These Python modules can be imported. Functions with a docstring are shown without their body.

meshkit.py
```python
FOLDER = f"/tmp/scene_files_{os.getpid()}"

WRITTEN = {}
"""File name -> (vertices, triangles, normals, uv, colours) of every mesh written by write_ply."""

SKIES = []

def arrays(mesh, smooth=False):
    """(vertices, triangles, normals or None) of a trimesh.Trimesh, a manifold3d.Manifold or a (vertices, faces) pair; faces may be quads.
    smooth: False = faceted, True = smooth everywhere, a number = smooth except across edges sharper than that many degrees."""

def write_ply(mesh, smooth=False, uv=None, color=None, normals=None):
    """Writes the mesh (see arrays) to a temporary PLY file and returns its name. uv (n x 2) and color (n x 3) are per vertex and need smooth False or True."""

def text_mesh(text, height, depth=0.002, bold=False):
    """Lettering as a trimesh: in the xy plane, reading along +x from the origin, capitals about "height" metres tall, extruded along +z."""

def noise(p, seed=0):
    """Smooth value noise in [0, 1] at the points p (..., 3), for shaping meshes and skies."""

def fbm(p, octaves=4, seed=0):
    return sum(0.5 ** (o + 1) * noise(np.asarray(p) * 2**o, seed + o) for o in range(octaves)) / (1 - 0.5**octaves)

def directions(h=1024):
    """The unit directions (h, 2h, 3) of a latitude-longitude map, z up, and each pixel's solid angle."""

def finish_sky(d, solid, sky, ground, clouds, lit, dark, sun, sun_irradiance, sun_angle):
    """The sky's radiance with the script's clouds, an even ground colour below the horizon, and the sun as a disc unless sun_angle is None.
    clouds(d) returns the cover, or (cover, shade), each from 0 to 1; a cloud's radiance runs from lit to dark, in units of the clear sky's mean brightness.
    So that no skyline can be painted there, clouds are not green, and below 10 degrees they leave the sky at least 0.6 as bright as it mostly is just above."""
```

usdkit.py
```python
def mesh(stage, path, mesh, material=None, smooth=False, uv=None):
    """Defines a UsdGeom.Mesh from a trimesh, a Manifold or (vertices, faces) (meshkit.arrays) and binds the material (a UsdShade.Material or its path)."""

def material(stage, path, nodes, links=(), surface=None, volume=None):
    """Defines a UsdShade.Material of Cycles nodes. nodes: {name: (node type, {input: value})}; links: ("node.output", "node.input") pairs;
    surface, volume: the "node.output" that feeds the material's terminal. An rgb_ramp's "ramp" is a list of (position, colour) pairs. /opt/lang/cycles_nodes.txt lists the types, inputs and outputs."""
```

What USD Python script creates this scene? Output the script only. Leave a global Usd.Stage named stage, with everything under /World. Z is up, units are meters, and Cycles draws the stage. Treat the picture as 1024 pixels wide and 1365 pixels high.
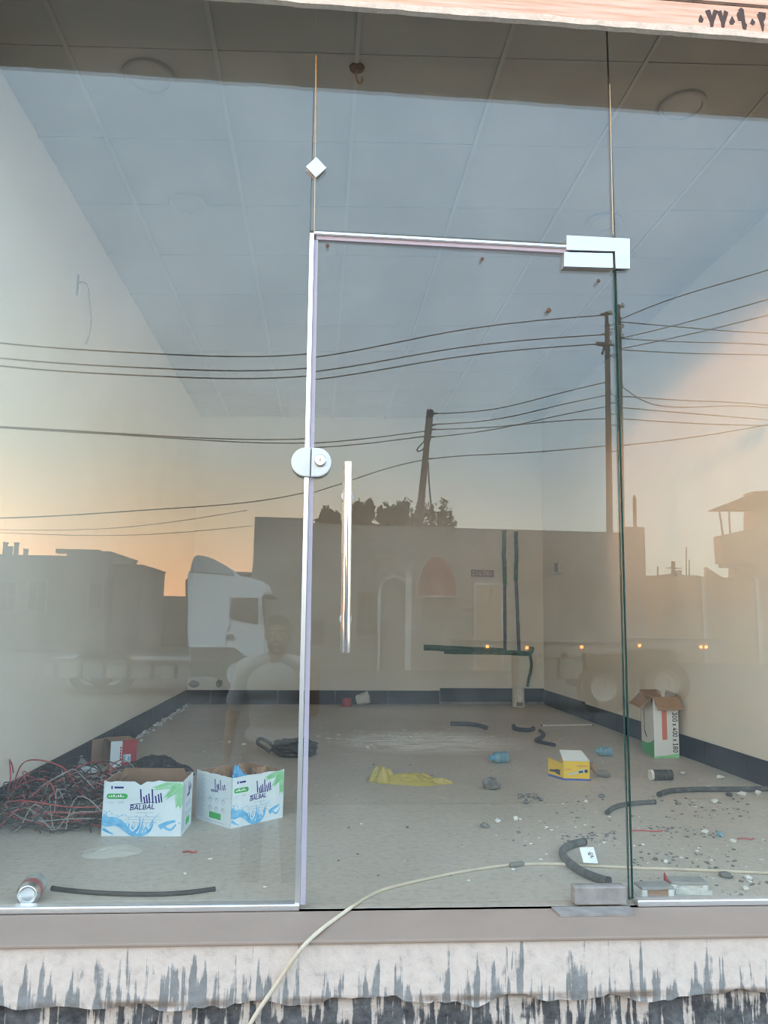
import math, random
import numpy as np, trimesh, usdkit, meshkit
import manifold3d as m3
import shapely
from shapely.geometry import Polygon, LineString, Point, box as sbox
from shapely import affinity
from shapely.ops import unary_union
from pxr import Usd, UsdGeom, UsdLux, UsdShade, Gf, Sdf

random.seed(7)
rng = np.random.default_rng(7)
stage = Usd.Stage.CreateInMemory()
UsdGeom.SetStageUpAxis(stage, 'Z')
UsdGeom.SetStageMetersPerUnit(stage, 1.0)
UsdGeom.Xform.Define(stage, '/World')

# ------------------------------------------------------------------ camera
YAW, PITCH, ROLL, FPX = 0.0785670, 0.1379707, 0.0166088, 1051.95
CAM = np.array([0.0, -2.45, 0.834])
_f = np.array([math.sin(YAW) * math.cos(PITCH), math.cos(YAW) * math.cos(PITCH), math.sin(PITCH)])
_r = np.cross(_f, [0, 0, 1]); _r /= np.linalg.norm(_r)
_u = np.cross(_r, _f)
RIGHT = math.cos(ROLL) * _r + math.sin(ROLL) * _u
UP = math.cos(ROLL) * _u - math.sin(ROLL) * _r
FWD = _f
cam = UsdGeom.Camera.Define(stage, '/World/camera')
cam.CreateHorizontalApertureAttr(36.0)
cam.CreateVerticalApertureAttr(48.0)
cam.CreateFocalLengthAttr(36.0 * FPX / 1024)
cam.CreateClippingRangeAttr(Gf.Vec2f(0.05, 2000))
cam.CreateExposureAttr(0.42)
m = Gf.Matrix4d(1)
for i, v in enumerate((RIGHT, UP, -FWD, CAM)):
    m.SetRow(i, Gf.Vec4d(*map(float, v), 1.0 if i == 3 else 0.0))
cam.AddTransformOp().Set(m)

# ------------------------------------------------------------------ sky and sun
SUN_AZ = np.array([-0.66, -0.75, 0.0]); SUN_AZ /= np.linalg.norm(SUN_AZ)
SUN_EL = math.radians(4.6)
dome = UsdLux.DomeLight.Define(stage, '/World/sky')
sky = usdkit.material(stage, '/World/Looks/dusk_sky', {
    "t": ("texture_coordinate", {}), "s": ("separate_xyz", {}),
    "d": ("vector_math", {"math_type": "dot_product", "vector2": tuple(SUN_AZ)}),
    "base": ("rgb_ramp", {"ramp": [(0.0, (1.95, 2.0, 1.75)), (0.08, (2.0, 2.3, 2.1)), (0.2, (1.72, 2.25, 2.5)), (0.35, (1.45, 2.03, 2.58)), (0.6, (1.3, 1.88, 2.46)), (1.0, (1.15, 1.7, 2.25))]}),
    "warm": ("rgb_ramp", {"ramp": [(0.0, (5.6, 2.6, 1.05)), (0.05, (5.0, 2.6, 1.2)), (0.11, (3.9, 2.75, 1.65)), (0.2, (2.5, 2.5, 2.1)), (0.38, (1.75, 2.2, 2.5)), (0.6, (1.4, 1.95, 2.4)), (1.0, (1.15, 1.7, 2.25))]}),
    "w": ("map_range", {"range_type": "smoothstep", "from_min": 0.4, "from_max": 1.0, "to_min": 0.0, "to_max": 1.0, "clamp": True}),
    "gz": ("rgb_ramp", {"ramp": [(0.0, (9.0, 4.6, 1.9)), (0.06, (7.5, 4.3, 2.0)), (0.14, (3.6, 2.5, 1.4)), (0.28, (0.8, 0.65, 0.4)), (0.5, (0, 0, 0)), (1.0, (0, 0, 0))]}),
    "wg": ("map_range", {"range_type": "smoothstep", "from_min": 0.90, "from_max": 1.0, "to_min": 0.0, "to_max": 1.0, "clamp": True}), "ad": ("mix", {"mix_type": "add"}),
    "mx": ("mix", {}), "b": ("background_shader", {"strength": 1.0})},
    [("t.generated", "s.vector"), ("t.generated", "d.vector1"), ("s.z", "base.fac"), ("s.z", "warm.fac"), ("d.value", "w.value"), ("w.result", "mx.fac"),
     ("base.color", "mx.color1"), ("warm.color", "mx.color2"), ("mx.color", "ad.color1"), ("s.z", "gz.fac"), ("gz.color", "ad.color2"), ("d.value", "wg.value"), ("wg.result", "ad.fac"), ("ad.color", "b.color")], surface="b.background")
UsdShade.MaterialBindingAPI.Apply(dome.GetPrim()).Bind(sky)
sun = UsdLux.DistantLight.Define(stage, '/World/sun')
sun.CreateIntensityAttr(1.0); sun.CreateColorAttr(Gf.Vec3f(1.0, 0.50, 0.26)); sun.CreateAngleAttr(2.6)
sun.CreateNormalizeAttr(True)
sun.GetIntensityAttr().Set(0.27)
zl = SUN_AZ * math.cos(SUN_EL) + np.array([0, 0, math.sin(SUN_EL)])
xl = np.cross([0, 0, 1], zl); xl /= np.linalg.norm(xl); yl = np.cross(zl, xl)
m = Gf.Matrix4d(1)
for i, v in enumerate((xl, yl, zl)):
    m.SetRow(i, Gf.Vec4d(*map(float, v), 0.0))
sun.AddTransformOp().Set(m)

# ------------------------------------------------------------------ helpers
def ray(x, y):
    return RIGHT * (x - 512) / FPX - UP * (y - 682.5) / FPX + FWD

def on(x, y, axis, val):
    """The point of the plane coordinate[axis] = val that is seen at a pixel of the photograph."""
    d = ray(x, y)
    return CAM + d * (val - CAM[axis]) / d[axis]

def onpl(x, y, p0, n):
    d = ray(x, y)
    return CAM + d * np.dot(np.asarray(p0) - CAM, n) / np.dot(d, n)

def fl(x, y, z=0.0):
    return on(x, y, 2, z)

def RT(yaw, tilt, pivot):
    c, s = math.cos(yaw), math.sin(yaw)
    c2, s2 = math.cos(tilt), math.sin(tilt)
    R = np.array([[c, -s, 0], [s, c, 0], [0, 0, 1]]) @ np.array([[1, 0, 0], [0, c2, -s2], [0, s2, c2]])
    T = np.eye(4); T[:3, :3] = R; T[:3, 3] = np.asarray(pivot) - R @ np.asarray(pivot)
    return T
PIVOT = np.array([0.955, 0, 0.0])
DOOR = RT(math.radians(0.41), math.radians(-0.22), PIVOT)

def street(x, y, Y, door=None):
    """The point y = -Y of the street whose mirror image in the pane is seen at a pixel (door: whether that pane is the door leaf)."""
    if door is None:
        door = 420 < x < 818 and y > 325
    n, p0 = (DOOR[:3, :3] @ [0, 1, 0], DOOR[:3, 3] + DOOR[:3, :3] @ [0.5, -0.005, 1]) if door else (np.array([0, 1.0, 0]), np.array([0, -0.005, 0]))
    d = ray(x, y)
    h = CAM + d * np.dot(p0 - CAM, n) / np.dot(d, n)
    d = d - 2 * np.dot(d, n) * n
    return h + d * (-Y - h[1]) / d[1]

def mat(name, col, rough=0.6, metallic=0.0, var=0.0, scale=6.0, bump=0.0, spec=0.5, col2=None, stretch=None, detail=4, extra=None):
    path = '/World/Looks/' + name
    nodes = {"p": ("principled_bsdf", {"base_color": tuple(col), "roughness": rough, "metallic": metallic, "specular_ior_level": spec, **(extra or {})})}
    links = []
    if var or col2 is not None or bump:
        nodes["g"] = ("geometry", {})
        nodes["mp"] = ("mapping", {"scale": tuple(stretch or (1, 1, 1))})
        nodes["n"] = ("noise_texture", {"scale": scale, "detail": detail, "roughness": 0.6})
        links += [("g.position", "mp.vector"), ("mp.vector", "n.vector")]
        a = np.array(col) * (1 - var); b = np.array(col) * (1 + var) if col2 is None else np.array(col2)
        nodes["r"] = ("rgb_ramp", {"ramp": [(0.3, tuple(a)), (0.7, tuple(b))]})
        links += [("n.fac", "r.fac"), ("r.color", "p.base_color")]
        if bump:
            nodes["bp"] = ("bump", {"strength": bump, "distance": 0.02})
            links += [("n.fac", "bp.height"), ("bp.normal", "p.normal")]
    return usdkit.material(stage, path, nodes, links, surface="p.BSDF")

used = {}
def unique(parent, name):
    k = used.get((parent, name), -1) + 1
    used[(parent, name)] = k
    return parent + '/' + (name if k == 0 else f'{name}_{k:03d}')

def tag(prim, label=None, cat=None, group=None, kind=None):
    for k, v in (('label', label), ('category', cat), ('group', group), ('kind', kind)):
        if v:
            prim.SetCustomDataByKey(k, v)
    return prim

def thing(name, label, cat, loc=(0, 0, 0), rz=0.0, group=None, kind=None):
    x = UsdGeom.Xform.Define(stage, unique('/World', name))
    x.AddTranslateOp().Set(Gf.Vec3d(*map(float, loc)))
    if rz:
        x.AddRotateZOp().Set(math.degrees(rz))
    p = x.GetPrim()
    tag(p, label, cat, group, kind)
    p_loc[str(p.GetPath())] = (np.array(loc, float), rz)
    return p
p_loc = {}

def part(name, mesh, material, parent=None, label=None, smooth=False, world=True, kind=None):
    """One mesh of the scene. world: the vertices are in world coordinates and are brought into the thing's own."""
    root = str(parent.GetPath()) if parent is not None else '/World'
    v, f, n = meshkit.arrays(mesh, False)
    mesh = trimesh.Trimesh(v, f, process=False)
    if parent is not None and world:
        top = '/'.join(root.split('/')[:3])
        if top in p_loc:
            loc, rz = p_loc[top]
            c, s = math.cos(-rz), math.sin(-rz)
            w = mesh.vertices - loc
            mesh.vertices = np.stack([c * w[:, 0] - s * w[:, 1], s * w[:, 0] + c * w[:, 1], w[:, 2]], 1)
    o = usdkit.mesh(stage, unique(root, name), mesh, material, smooth=smooth)
    tag(o.GetPrim(), label, kind=kind)
    return o.GetPrim()

def single(name, mesh, material, label, cat, group=None, kind=None, smooth=False):
    o = part(name, mesh, material, smooth=smooth)
    return tag(o, label, cat, group, kind)

cat_ = trimesh.util.concatenate
def bx(x0, x1, y0, y1, z0, z1):
    b = trimesh.creation.box([abs(x1 - x0), abs(y1 - y0), abs(z1 - z0)])
    b.apply_translation([(x0 + x1) / 2, (y0 + y1) / 2, (z0 + z1) / 2])
    return b

def bevel_box(x0, x1, y0, y1, z0, z1, r=0.004, n=8):
    pts = []
    s = m3.Manifold.sphere(r, n)
    ms = [s.translate([x, y, z]) for x in (x0 + r, x1 - r) for y in (y0 + r, y1 - r) for z in (z0 + r, z1 - r)]
    mm = m3.Manifold.batch_hull(ms).to_mesh()
    return trimesh.Trimesh(mm.vert_properties[:, :3], mm.tri_verts, process=False)

def man(mm):
    q = mm.to_mesh()
    return trimesh.Trimesh(q.vert_properties[:, :3], q.tri_verts, process=False)

def extr(poly, frame, d0, d1):
    """shapely polygon(s) in the (u, v) of frame (origin, u, v, n) -> solid between heights d0 and d1 along n."""
    o, u, v, n = (np.asarray(q, float) for q in frame)
    out = []
    for g in getattr(poly, 'geoms', [poly]):
        if g.is_empty or g.geom_type != 'Polygon' or g.area < 1e-9:
            continue
        e = trimesh.creation.extrude_polygon(g, d1 - d0, engine='earcut')
        w = e.vertices.copy()
        e.vertices = o + w[:, :1] * u + w[:, 1:2] * v + (w[:, 2:3] + d0) * n
        if np.dot(np.cross(u, v), n) < 0:
            e.invert()
        out.append(e)
    return cat_(out)

XZ = lambda y: ((0, y, 0), (1, 0, 0), (0, 0, 1), (0, -1, 0))   # a facade plane seen from the street

def tube(pts, r, n=8, closed_caps=True):
    p = np.asarray(pts, float)
    t = np.gradient(p, axis=0); t /= np.linalg.norm(t, axis=1, keepdims=True) + 1e-12
    ref = np.array([0, 0, 1.0]) if abs(t[0, 2]) < 0.9 else np.array([1.0, 0, 0])
    a = np.cross(t[0], ref); a /= np.linalg.norm(a)
    A = []
    for k in range(len(p)):
        a = a - t[k] * np.dot(a, t[k]); a /= np.linalg.norm(a) + 1e-12
        A.append(a)
    A = np.array(A); B = np.cross(t, A)
    ang = np.arange(n) * 2 * np.pi / n
    rr = np.broadcast_to(r, (len(p),))[:, None, None]
    v = p[:, None] + rr * (np.cos(ang)[None, :, None] * A[:, None] + np.sin(ang)[None, :, None] * B[:, None])
    v = v.reshape(-1, 3)
    f = []
    for i in range(len(p) - 1):
        for j in range(n):
            q = [i * n + j, i * n + (j + 1) % n, (i + 1) * n + (j + 1) % n, (i + 1) * n + j]
            f += [[q[0], q[1], q[2]], [q[0], q[2], q[3]]]
    if closed_caps:
        v = np.vstack([v, p[0], p[-1]]); c0, c1 = len(v) - 2, len(v) - 1
        for j in range(n):
            f.append([c0, (j + 1) % n, j]); b = (len(p) - 1) * n
            f.append([c1, b + j, b + (j + 1) % n])
    return trimesh.Trimesh(v, f, process=False)

def spline(pts, n=40):
    from scipy.interpolate import CubicSpline
    p = np.asarray(pts, float)
    s = np.r_[0, np.cumsum(np.linalg.norm(np.diff(p, axis=0), axis=1))]
    if len(p) == 2:
        return p[0] + (p[1] - p[0]) * np.linspace(0, 1, n)[:, None]
    return CubicSpline(s, p, bc_type='natural')(np.linspace(0, s[-1], n))

def lathe(profile, n=32, loc=(0, 0, 0), axis=(0, 0, 1)):
    e = trimesh.creation.revolve(np.asarray(profile, float), sections=n)
    T = trimesh.geometry.align_vectors([0, 0, 1], axis)
    e.apply_transform(T); e.apply_translation(loc)
    return e

def cyl(a, b, r, n=20):
    return trimesh.creation.cylinder(radius=r, segment=[a, b], sections=n)

def chunk(c, size, seed, flat=0.7):
    s = trimesh.creation.icosphere(1, 1.0)
    q = np.random.default_rng(seed)
    s.vertices = s.vertices * (0.7 + 0.5 * q.random((len(s.vertices), 1))) * np.array([1, 0.6 + 0.6 * q.random(), flat]) * size
    s.apply_transform(trimesh.transformations.rotation_matrix(q.random() * 6.28, [0, 0, 1]))
    s.apply_translation([c[0], c[1], c[2] - s.bounds[0, 2] - 0.001])
    return s

# ------------------------------------------------------------------ materials
def glass_mat(name, tint, r0, dust):
    return usdkit.material(stage, '/World/Looks/' + name, {
        "lw": ("layer_weight", {"blend": 0.5}),
        "pw": ("math", {"math_type": "power", "value2": 5.0}),
        "ma": ("math", {"math_type": "multiply_add", "value2": 1 - r0, "value3": r0}),
        "tr": ("transparent_bsdf", {"color": tint}), "df": ("diffuse_bsdf", {"color": (0.75, 0.75, 0.73)}),
        "gl": ("glossy_bsdf", {"color": (1, 1, 1), "roughness": 0.0}),
        "g": ("geometry", {}), "n": ("noise_texture", {"scale": 2.3, "detail": 6, "roughness": 0.65}),
        "mr": ("map_range", {"from_min": 0.42, "from_max": 0.75, "to_min": dust * 0.35, "to_max": dust * 2.2, "clamp": True}),
        "m0": ("mix_closure", {}), "m1": ("mix_closure", {})},
        [("lw.facing", "pw.value1"), ("pw.value", "ma.value1"), ("ma.value", "m1.fac"), ("g.position", "n.vector"), ("n.fac", "mr.value"), ("mr.result", "m0.fac"),
         ("tr.BSDF", "m0.closure1"), ("df.BSDF", "m0.closure2"), ("m0.closure", "m1.closure1"), ("gl.BSDF", "m1.closure2")], surface="m1.closure")
M = {}
M['glass'] = glass_mat('pane_glass', (0.968, 0.978, 0.967), 0.049, 0.006)
M['glass_edge'] = mat('glass_edge_green', (0.010, 0.040, 0.037), 0.3, spec=0.3)
M['seam'] = mat('dark_seam', (0.03, 0.035, 0.035), 0.4)
M['alu'] = mat('satin_aluminium', (0.72, 0.73, 0.75), 0.30, 1.0)
M['chrome'] = mat('polished_steel', (0.62, 0.60, 0.595), 0.07, 1.0)
M['patch'] = mat('brushed_steel', (0.44, 0.47, 0.495), 0.38, 0.85, var=0.04, scale=30)
M['dusty_steel'] = mat('dusty_steel', (0.27, 0.24, 0.225), 0.6, 0.25, var=0.2, scale=24)
M['seal'] = usdkit.material(stage, '/World/Looks/pvc_seal', {"p": ("principled_bsdf", {"base_color": (0.42, 0.39, 0.47), "roughness": 0.25}), "t": ("transparent_bsdf", {"color": (0.85, 0.83, 0.9)}), "m": ("mix_closure", {"fac": 0.65})},
                            [("t.BSDF", "m.closure1"), ("p.BSDF", "m.closure2")], surface="m.closure")
M['silicone_orange'] = mat('aged_silicone', (0.46, 0.26, 0.11), 0.6)
M['silicone_pale'] = mat('pale_silicone', (0.44, 0.39, 0.29), 0.6)
M['mud'] = mat('dried_mud', (0.10, 0.055, 0.04), 0.9)
M['wall'] = mat('off_white_paint', (0.79, 0.735, 0.655), 0.75, var=0.035, scale=1.5, bump=0.03)
M['ceiling'] = mat('ceiling_panel', (0.37, 0.36, 0.335), 0.8, var=0.04, scale=3.0, bump=0.02)
M['ceiling_b'] = mat('ceiling_panel_toned', (0.36, 0.35, 0.325), 0.8, var=0.05, scale=3.0, bump=0.02)
M['tbar'] = mat('ceiling_grid_white', (0.41, 0.40, 0.375), 0.8)
M['lamp_ring'] = mat('lamp_plastic', (0.60, 0.60, 0.57), 0.4)
M['base'] = mat('charcoal_tile', (0.008, 0.009, 0.014), 0.5, var=0.15, scale=8, spec=0.15)
M['grout'] = mat('pale_grout', (0.30, 0.30, 0.30), 0.9)
M['dark'] = mat('dark_void', (0.02, 0.02, 0.02), 0.9)
M['facade'] = mat('street_plaster', (0.48, 0.44, 0.40), 0.85, var=0.12, scale=3, bump=0.1)
M['paper'] = mat('white_paper', (0.78, 0.78, 0.77), 0.7)
M['card_white'] = mat('white_card', (0.72, 0.78, 0.82), 0.55, var=0.03, scale=12)
M['card_brown'] = mat('brown_card', (0.34, 0.205, 0.13), 0.85, var=0.1, scale=14)
M['ink_navy'] = mat('navy_ink', (0.035, 0.03, 0.20), 0.6)
M['ink_green'] = mat('green_ink', (0.04, 0.42, 0.10), 0.6)
M['ink_leaf'] = mat('leaf_ink', (0.16, 0.55, 0.20), 0.6, col2=(0.36, 0.70, 0.40), scale=40)
M['ink_blue'] = mat('splash_ink', (0.06, 0.36, 0.68), 0.6, col2=(0.30, 0.62, 0.84), scale=35)
M['ink_pale'] = mat('pale_print', (0.50, 0.58, 0.66), 0.6)
M['ink_red'] = mat('red_ink', (0.40, 0.035, 0.045), 0.55)
M['ink_coral'] = mat('coral_ink', (0.66, 0.20, 0.13), 0.6)
M['ink_brown'] = mat('brown_black_paint', (0.045, 0.025, 0.02), 0.7)
M['ink_black'] = mat('black_ink', (0.02, 0.02, 0.02), 0.7)
M['yellow'] = mat('yellow_card', (0.80, 0.52, 0.02), 0.45)
M['blue_card'] = mat('blue_card', (0.06, 0.09, 0.36), 0.5)
M['rubber'] = mat('black_rubber', (0.028, 0.028, 0.030), 0.6, var=0.3, scale=30)
M['rubber_dusty'] = mat('dusty_rubber', (0.075, 0.075, 0.073), 0.8, var=0.4, scale=26)
M['cream_cable'] = mat('cream_cable', (0.52, 0.43, 0.325), 0.6, var=0.1, scale=10)
M['tape'] = mat('grey_tape', (0.17, 0.16, 0.14), 0.7)
M['black_bag'] = mat('black_plastic', (0.022, 0.022, 0.024), 0.35)
M['yellow_bag'] = usdkit.material(stage, '/World/Looks/yellow_film', {"p": ("principled_bsdf", {"base_color": (0.62, 0.48, 0.13), "roughness": 0.35}), "t": ("translucent_bsdf", {"color": (0.55, 0.47, 0.17)}), "m": ("mix_closure", {"fac": 0.3})},
                                  [("p.BSDF", "m.closure1"), ("t.BSDF", "m.closure2")], surface="m.closure")
M['blue_plastic'] = mat('blue_plastic', (0.09, 0.36, 0.62), 0.3)
M['pet'] = mat('blue_clear_plastic', (0.22, 0.42, 0.52), 0.15, extra={"transmission_weight": 0.35})
M['stone'] = mat('grey_stone', (0.20, 0.19, 0.18), 0.9, var=0.4, scale=25, bump=0.4)
M['plaster'] = mat('plaster_lump', (0.66, 0.64, 0.60), 0.9, var=0.12, scale=40)
M['grit'] = mat('dark_grit', (0.16, 0.15, 0.135), 0.95, var=0.3, scale=50)
M['red_wire'] = mat('red_wire_sheath', (0.42, 0.075, 0.075), 0.45)
M['black_wire'] = mat('black_wire_sheath', (0.030, 0.028, 0.028), 0.5)
M['grey_wire'] = mat('grey_wire_sheath', (0.30, 0.28, 0.26), 0.5)
M['green_pipe'] = mat('green_pipe', (0.012, 0.095, 0.045), 0.5, var=0.45, scale=30)
M['grey_pipe'] = mat('dusty_dark_pipe', (0.085, 0.08, 0.078), 0.7, var=0.35, scale=22)
M['concrete'] = mat('bare_concrete', (0.19, 0.182, 0.178), 0.9, var=0.28, scale=14, bump=0.3)
M['dark_concrete'] = mat('dark_rough_concrete', (0.05, 0.048, 0.052), 0.95, col2=(0.19, 0.183, 0.183), scale=22, bump=0.8, detail=8)
M['rust'] = mat('rust_stain', (0.05, 0.036, 0.03), 0.95, col2=(0.15, 0.10, 0.075), scale=16)
M['limewash'] = mat('limewash', (0.43, 0.375, 0.34), 0.85, col2=(0.54, 0.48, 0.445), scale=9, bump=0.15, detail=7)
def washed(name, slope, bias, z0, sx, sz, wa, dark, dark2, bump, band):
    nodes = {"g": ("geometry", {}), "ma": ("mapping", {"scale": (sx, 1, sz)}), "na": ("noise_texture", {"scale": 1.0, "detail": 3, "roughness": 0.55, "distortion": 0.25}),
        "nb": ("noise_texture", {"scale": 11.0, "detail": 5, "roughness": 0.6}), "nd": ("noise_texture", {"scale": 26.0, "detail": 7, "roughness": 0.65}), "xyz": ("separate_xyz", {}),
        "s1": ("math", {"math_type": "multiply", "value2": wa}), "s2": ("math", {"math_type": "multiply_add", "value2": 1 - wa}),
        "zz": ("math", {"math_type": "multiply_add", "value2": slope, "value3": bias - slope * z0}), "sm": ("math", {"math_type": "add"}),
        "th": ("map_range", {"from_min": 0.485, "from_max": 0.53, "clamp": True}),
        "rw": ("rgb_ramp", {"ramp": [(0.25, (0.42, 0.35, 0.315)), (0.45, (0.56, 0.46, 0.405)), (0.75, (0.64, 0.53, 0.465))]}), "rd": ("rgb_ramp", {"ramp": [(0.3, dark), (0.7, dark2)]}),
        "mx": ("mix", {}), "bz": ("math", {"math_type": "subtract", "value2": z0}), "ba": ("math", {"math_type": "absolute"}), "br": ("map_range", {"from_min": 0.004, "from_max": 0.014, "to_min": band, "to_max": 0.0, "clamp": True}),
        "bn": ("map_range", {"from_min": 0.42, "from_max": 0.6, "clamp": True}), "bm": ("math", {"math_type": "multiply"}), "mb": ("mix", {"color2": (0.13, 0.085, 0.06)}),
        "bp": ("bump", {"strength": bump, "distance": 0.02}), "p": ("principled_bsdf", {"roughness": 0.9, "specular_ior_level": 0.25})}
    links = [("g.position", "ma.vector"), ("ma.vector", "na.vector"), ("g.position", "nb.vector"), ("g.position", "nd.vector"), ("g.position", "xyz.vector"), ("na.fac", "s1.value1"), ("nb.fac", "s2.value1"), ("s1.value", "s2.value3"),
        ("xyz.z", "zz.value1"), ("s2.value", "sm.value1"), ("zz.value", "sm.value2"), ("sm.value", "th.value"), ("nd.fac", "rw.fac"), ("nd.fac", "rd.fac"), ("th.result", "mx.fac"), ("rd.color", "mx.color1"), ("rw.color", "mx.color2"),
        ("xyz.z", "bz.value1"), ("bz.value", "ba.value1"), ("ba.value", "br.value"), ("nb.fac", "bn.value"), ("br.result", "bm.value1"), ("bn.result", "bm.value2"), ("bm.value", "mb.fac"), ("mx.color", "mb.color1"), ("mb.color", "p.base_color"), ("nd.fac", "bp.height"), ("bp.normal", "p.normal")]
    return usdkit.material(stage, '/World/Looks/' + name, nodes, links, surface="p.BSDF")
M['lintel'] = mat('lintel_stone', (0.42, 0.235, 0.15), 0.6, col2=(0.56, 0.44, 0.37), scale=3.2, stretch=(1.2, 14, 30), detail=5, bump=0.1)
M['lintel_edge'] = mat('lintel_rough_edge', (0.50, 0.45, 0.40), 0.85, var=0.12, scale=30, bump=0.5)

# floor: worn grey tile with dust, scuffs and a patch of spilled plaster dust
pc = fl(572, 988)
M['floor'] = usdkit.material(stage, '/World/Looks/dusty_floor', {
    "g": ("geometry", {}),
    "n1": ("noise_texture", {"scale": 1.1, "detail": 6, "roughness": 0.6}), "n2": ("noise_texture", {"scale": 38, "detail": 4, "roughness": 0.7}),
    "n3": ("noise_texture", {"scale": 9, "detail": 6, "roughness": 0.72}),
    "r1": ("rgb_ramp", {"ramp": [(0.3, (0.45, 0.385, 0.32)), (0.7, (0.525, 0.458, 0.392))]}),
    "r2": ("rgb_ramp", {"ramp": [(0.30, (0.80, 0.80, 0.80)), (0.5, (1, 1, 1)), (0.72, (1.06, 1.06, 1.05))]}),
    "mu": ("mix", {"mix_type": "multiply", "fac": 1.0}),
    "ds": ("mapping", {"location": (-pc[0] / 0.75, -pc[1] / 0.62, 0), "scale": (1 / 0.75, 1 / 0.62, 1)}),
    "ln": ("vector_math", {"math_type": "length"}),
    "st": ("mapping", {"scale": (2.2, 9.0, 1)}), "n4": ("noise_texture", {"scale": 1.6, "detail": 5, "roughness": 0.65}),
    "fo": ("map_range", {"from_min": 0.45, "from_max": 1.0, "to_min": 1.0, "to_max": 0.0, "clamp": True}),
    "th": ("map_range", {"from_min": 0.34, "from_max": 0.54, "to_min": 0.0, "to_max": 0.95, "clamp": True}),
    "pm": ("math", {"math_type": "multiply"}), "mw": ("mix", {"color2": (0.93, 0.90, 0.86)}),
    "rr": ("map_range", {"from_min": 0.3, "from_max": 0.7, "to_min": 0.42, "to_max": 0.62}),
    "p": ("principled_bsdf", {"roughness": 0.5, "specular_ior_level": 0.4})},
    [("g.position", "n1.vector"), ("g.position", "n2.vector"), ("g.position", "n3.vector"), ("n1.fac", "r1.fac"), ("n2.fac", "r2.fac"), ("r1.color", "mu.color1"), ("r2.color", "mu.color2"),
     ("g.position", "ds.vector"), ("ds.vector", "ln.vector1"), ("ln.value", "fo.value"), ("g.position", "st.vector"), ("st.vector", "n4.vector"), ("n4.fac", "th.value"),
     ("fo.result", "pm.value1"), ("th.result", "pm.value2"), ("pm.value", "mw.fac"), ("mu.color", "mw.color1"), ("mw.color", "p.base_color"), ("n3.fac", "rr.value"), ("rr.result", "p.roughness")],
    surface="p.BSDF")
M['sill'] = mat('sill_tile', (0.28, 0.205, 0.165), 0.6, var=0.05, scale=5, spec=0.28)

# ------------------------------------------------------------------ the shop shell
XL, XR = -1.28, 2.39
CZ = lambda x: 2.90 + 0.049 * (x + 1.28)
BY = lambda x: 5.62 + 0.08 * (x + 1.28)
BN = np.array([-0.08, 1, 0.0]); BP = np.array([-1.28, 5.62, 0])
back = lambda x, y: onpl(x, y, BP, BN)
single('floor', bx(-1.6, 2.7, -0.02, 6.4, -0.12, 0.0), M['floor'], 'dusty grey shop floor strewn with rubble', 'floor', kind='structure')
single('wall_left', bx(XL - 0.2, XL, -0.02, 6.0, 0, 3.3), M['wall'], 'off-white left side wall of the empty shop', 'wall', kind='structure')
single('wall_right', bx(XR, XR + 0.2, -0.02, 6.2, 0, 3.4), M['wall'], 'off-white right side wall of the empty shop', 'wall', kind='structure')
bw = Polygon([(XL - 0.2, BY(XL - 0.2)), (XR + 0.2, BY(XR + 0.2)), (XR + 0.2, BY(XR) + 0.35), (XL - 0.2, BY(XL) + 0.35)])
wb = trimesh.creation.extrude_polygon(bw, 3.4, engine='earcut')
single('wall_back', wb, M['wall'], 'off-white back wall with green pipes let into it', 'wall', kind='structure')

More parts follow.
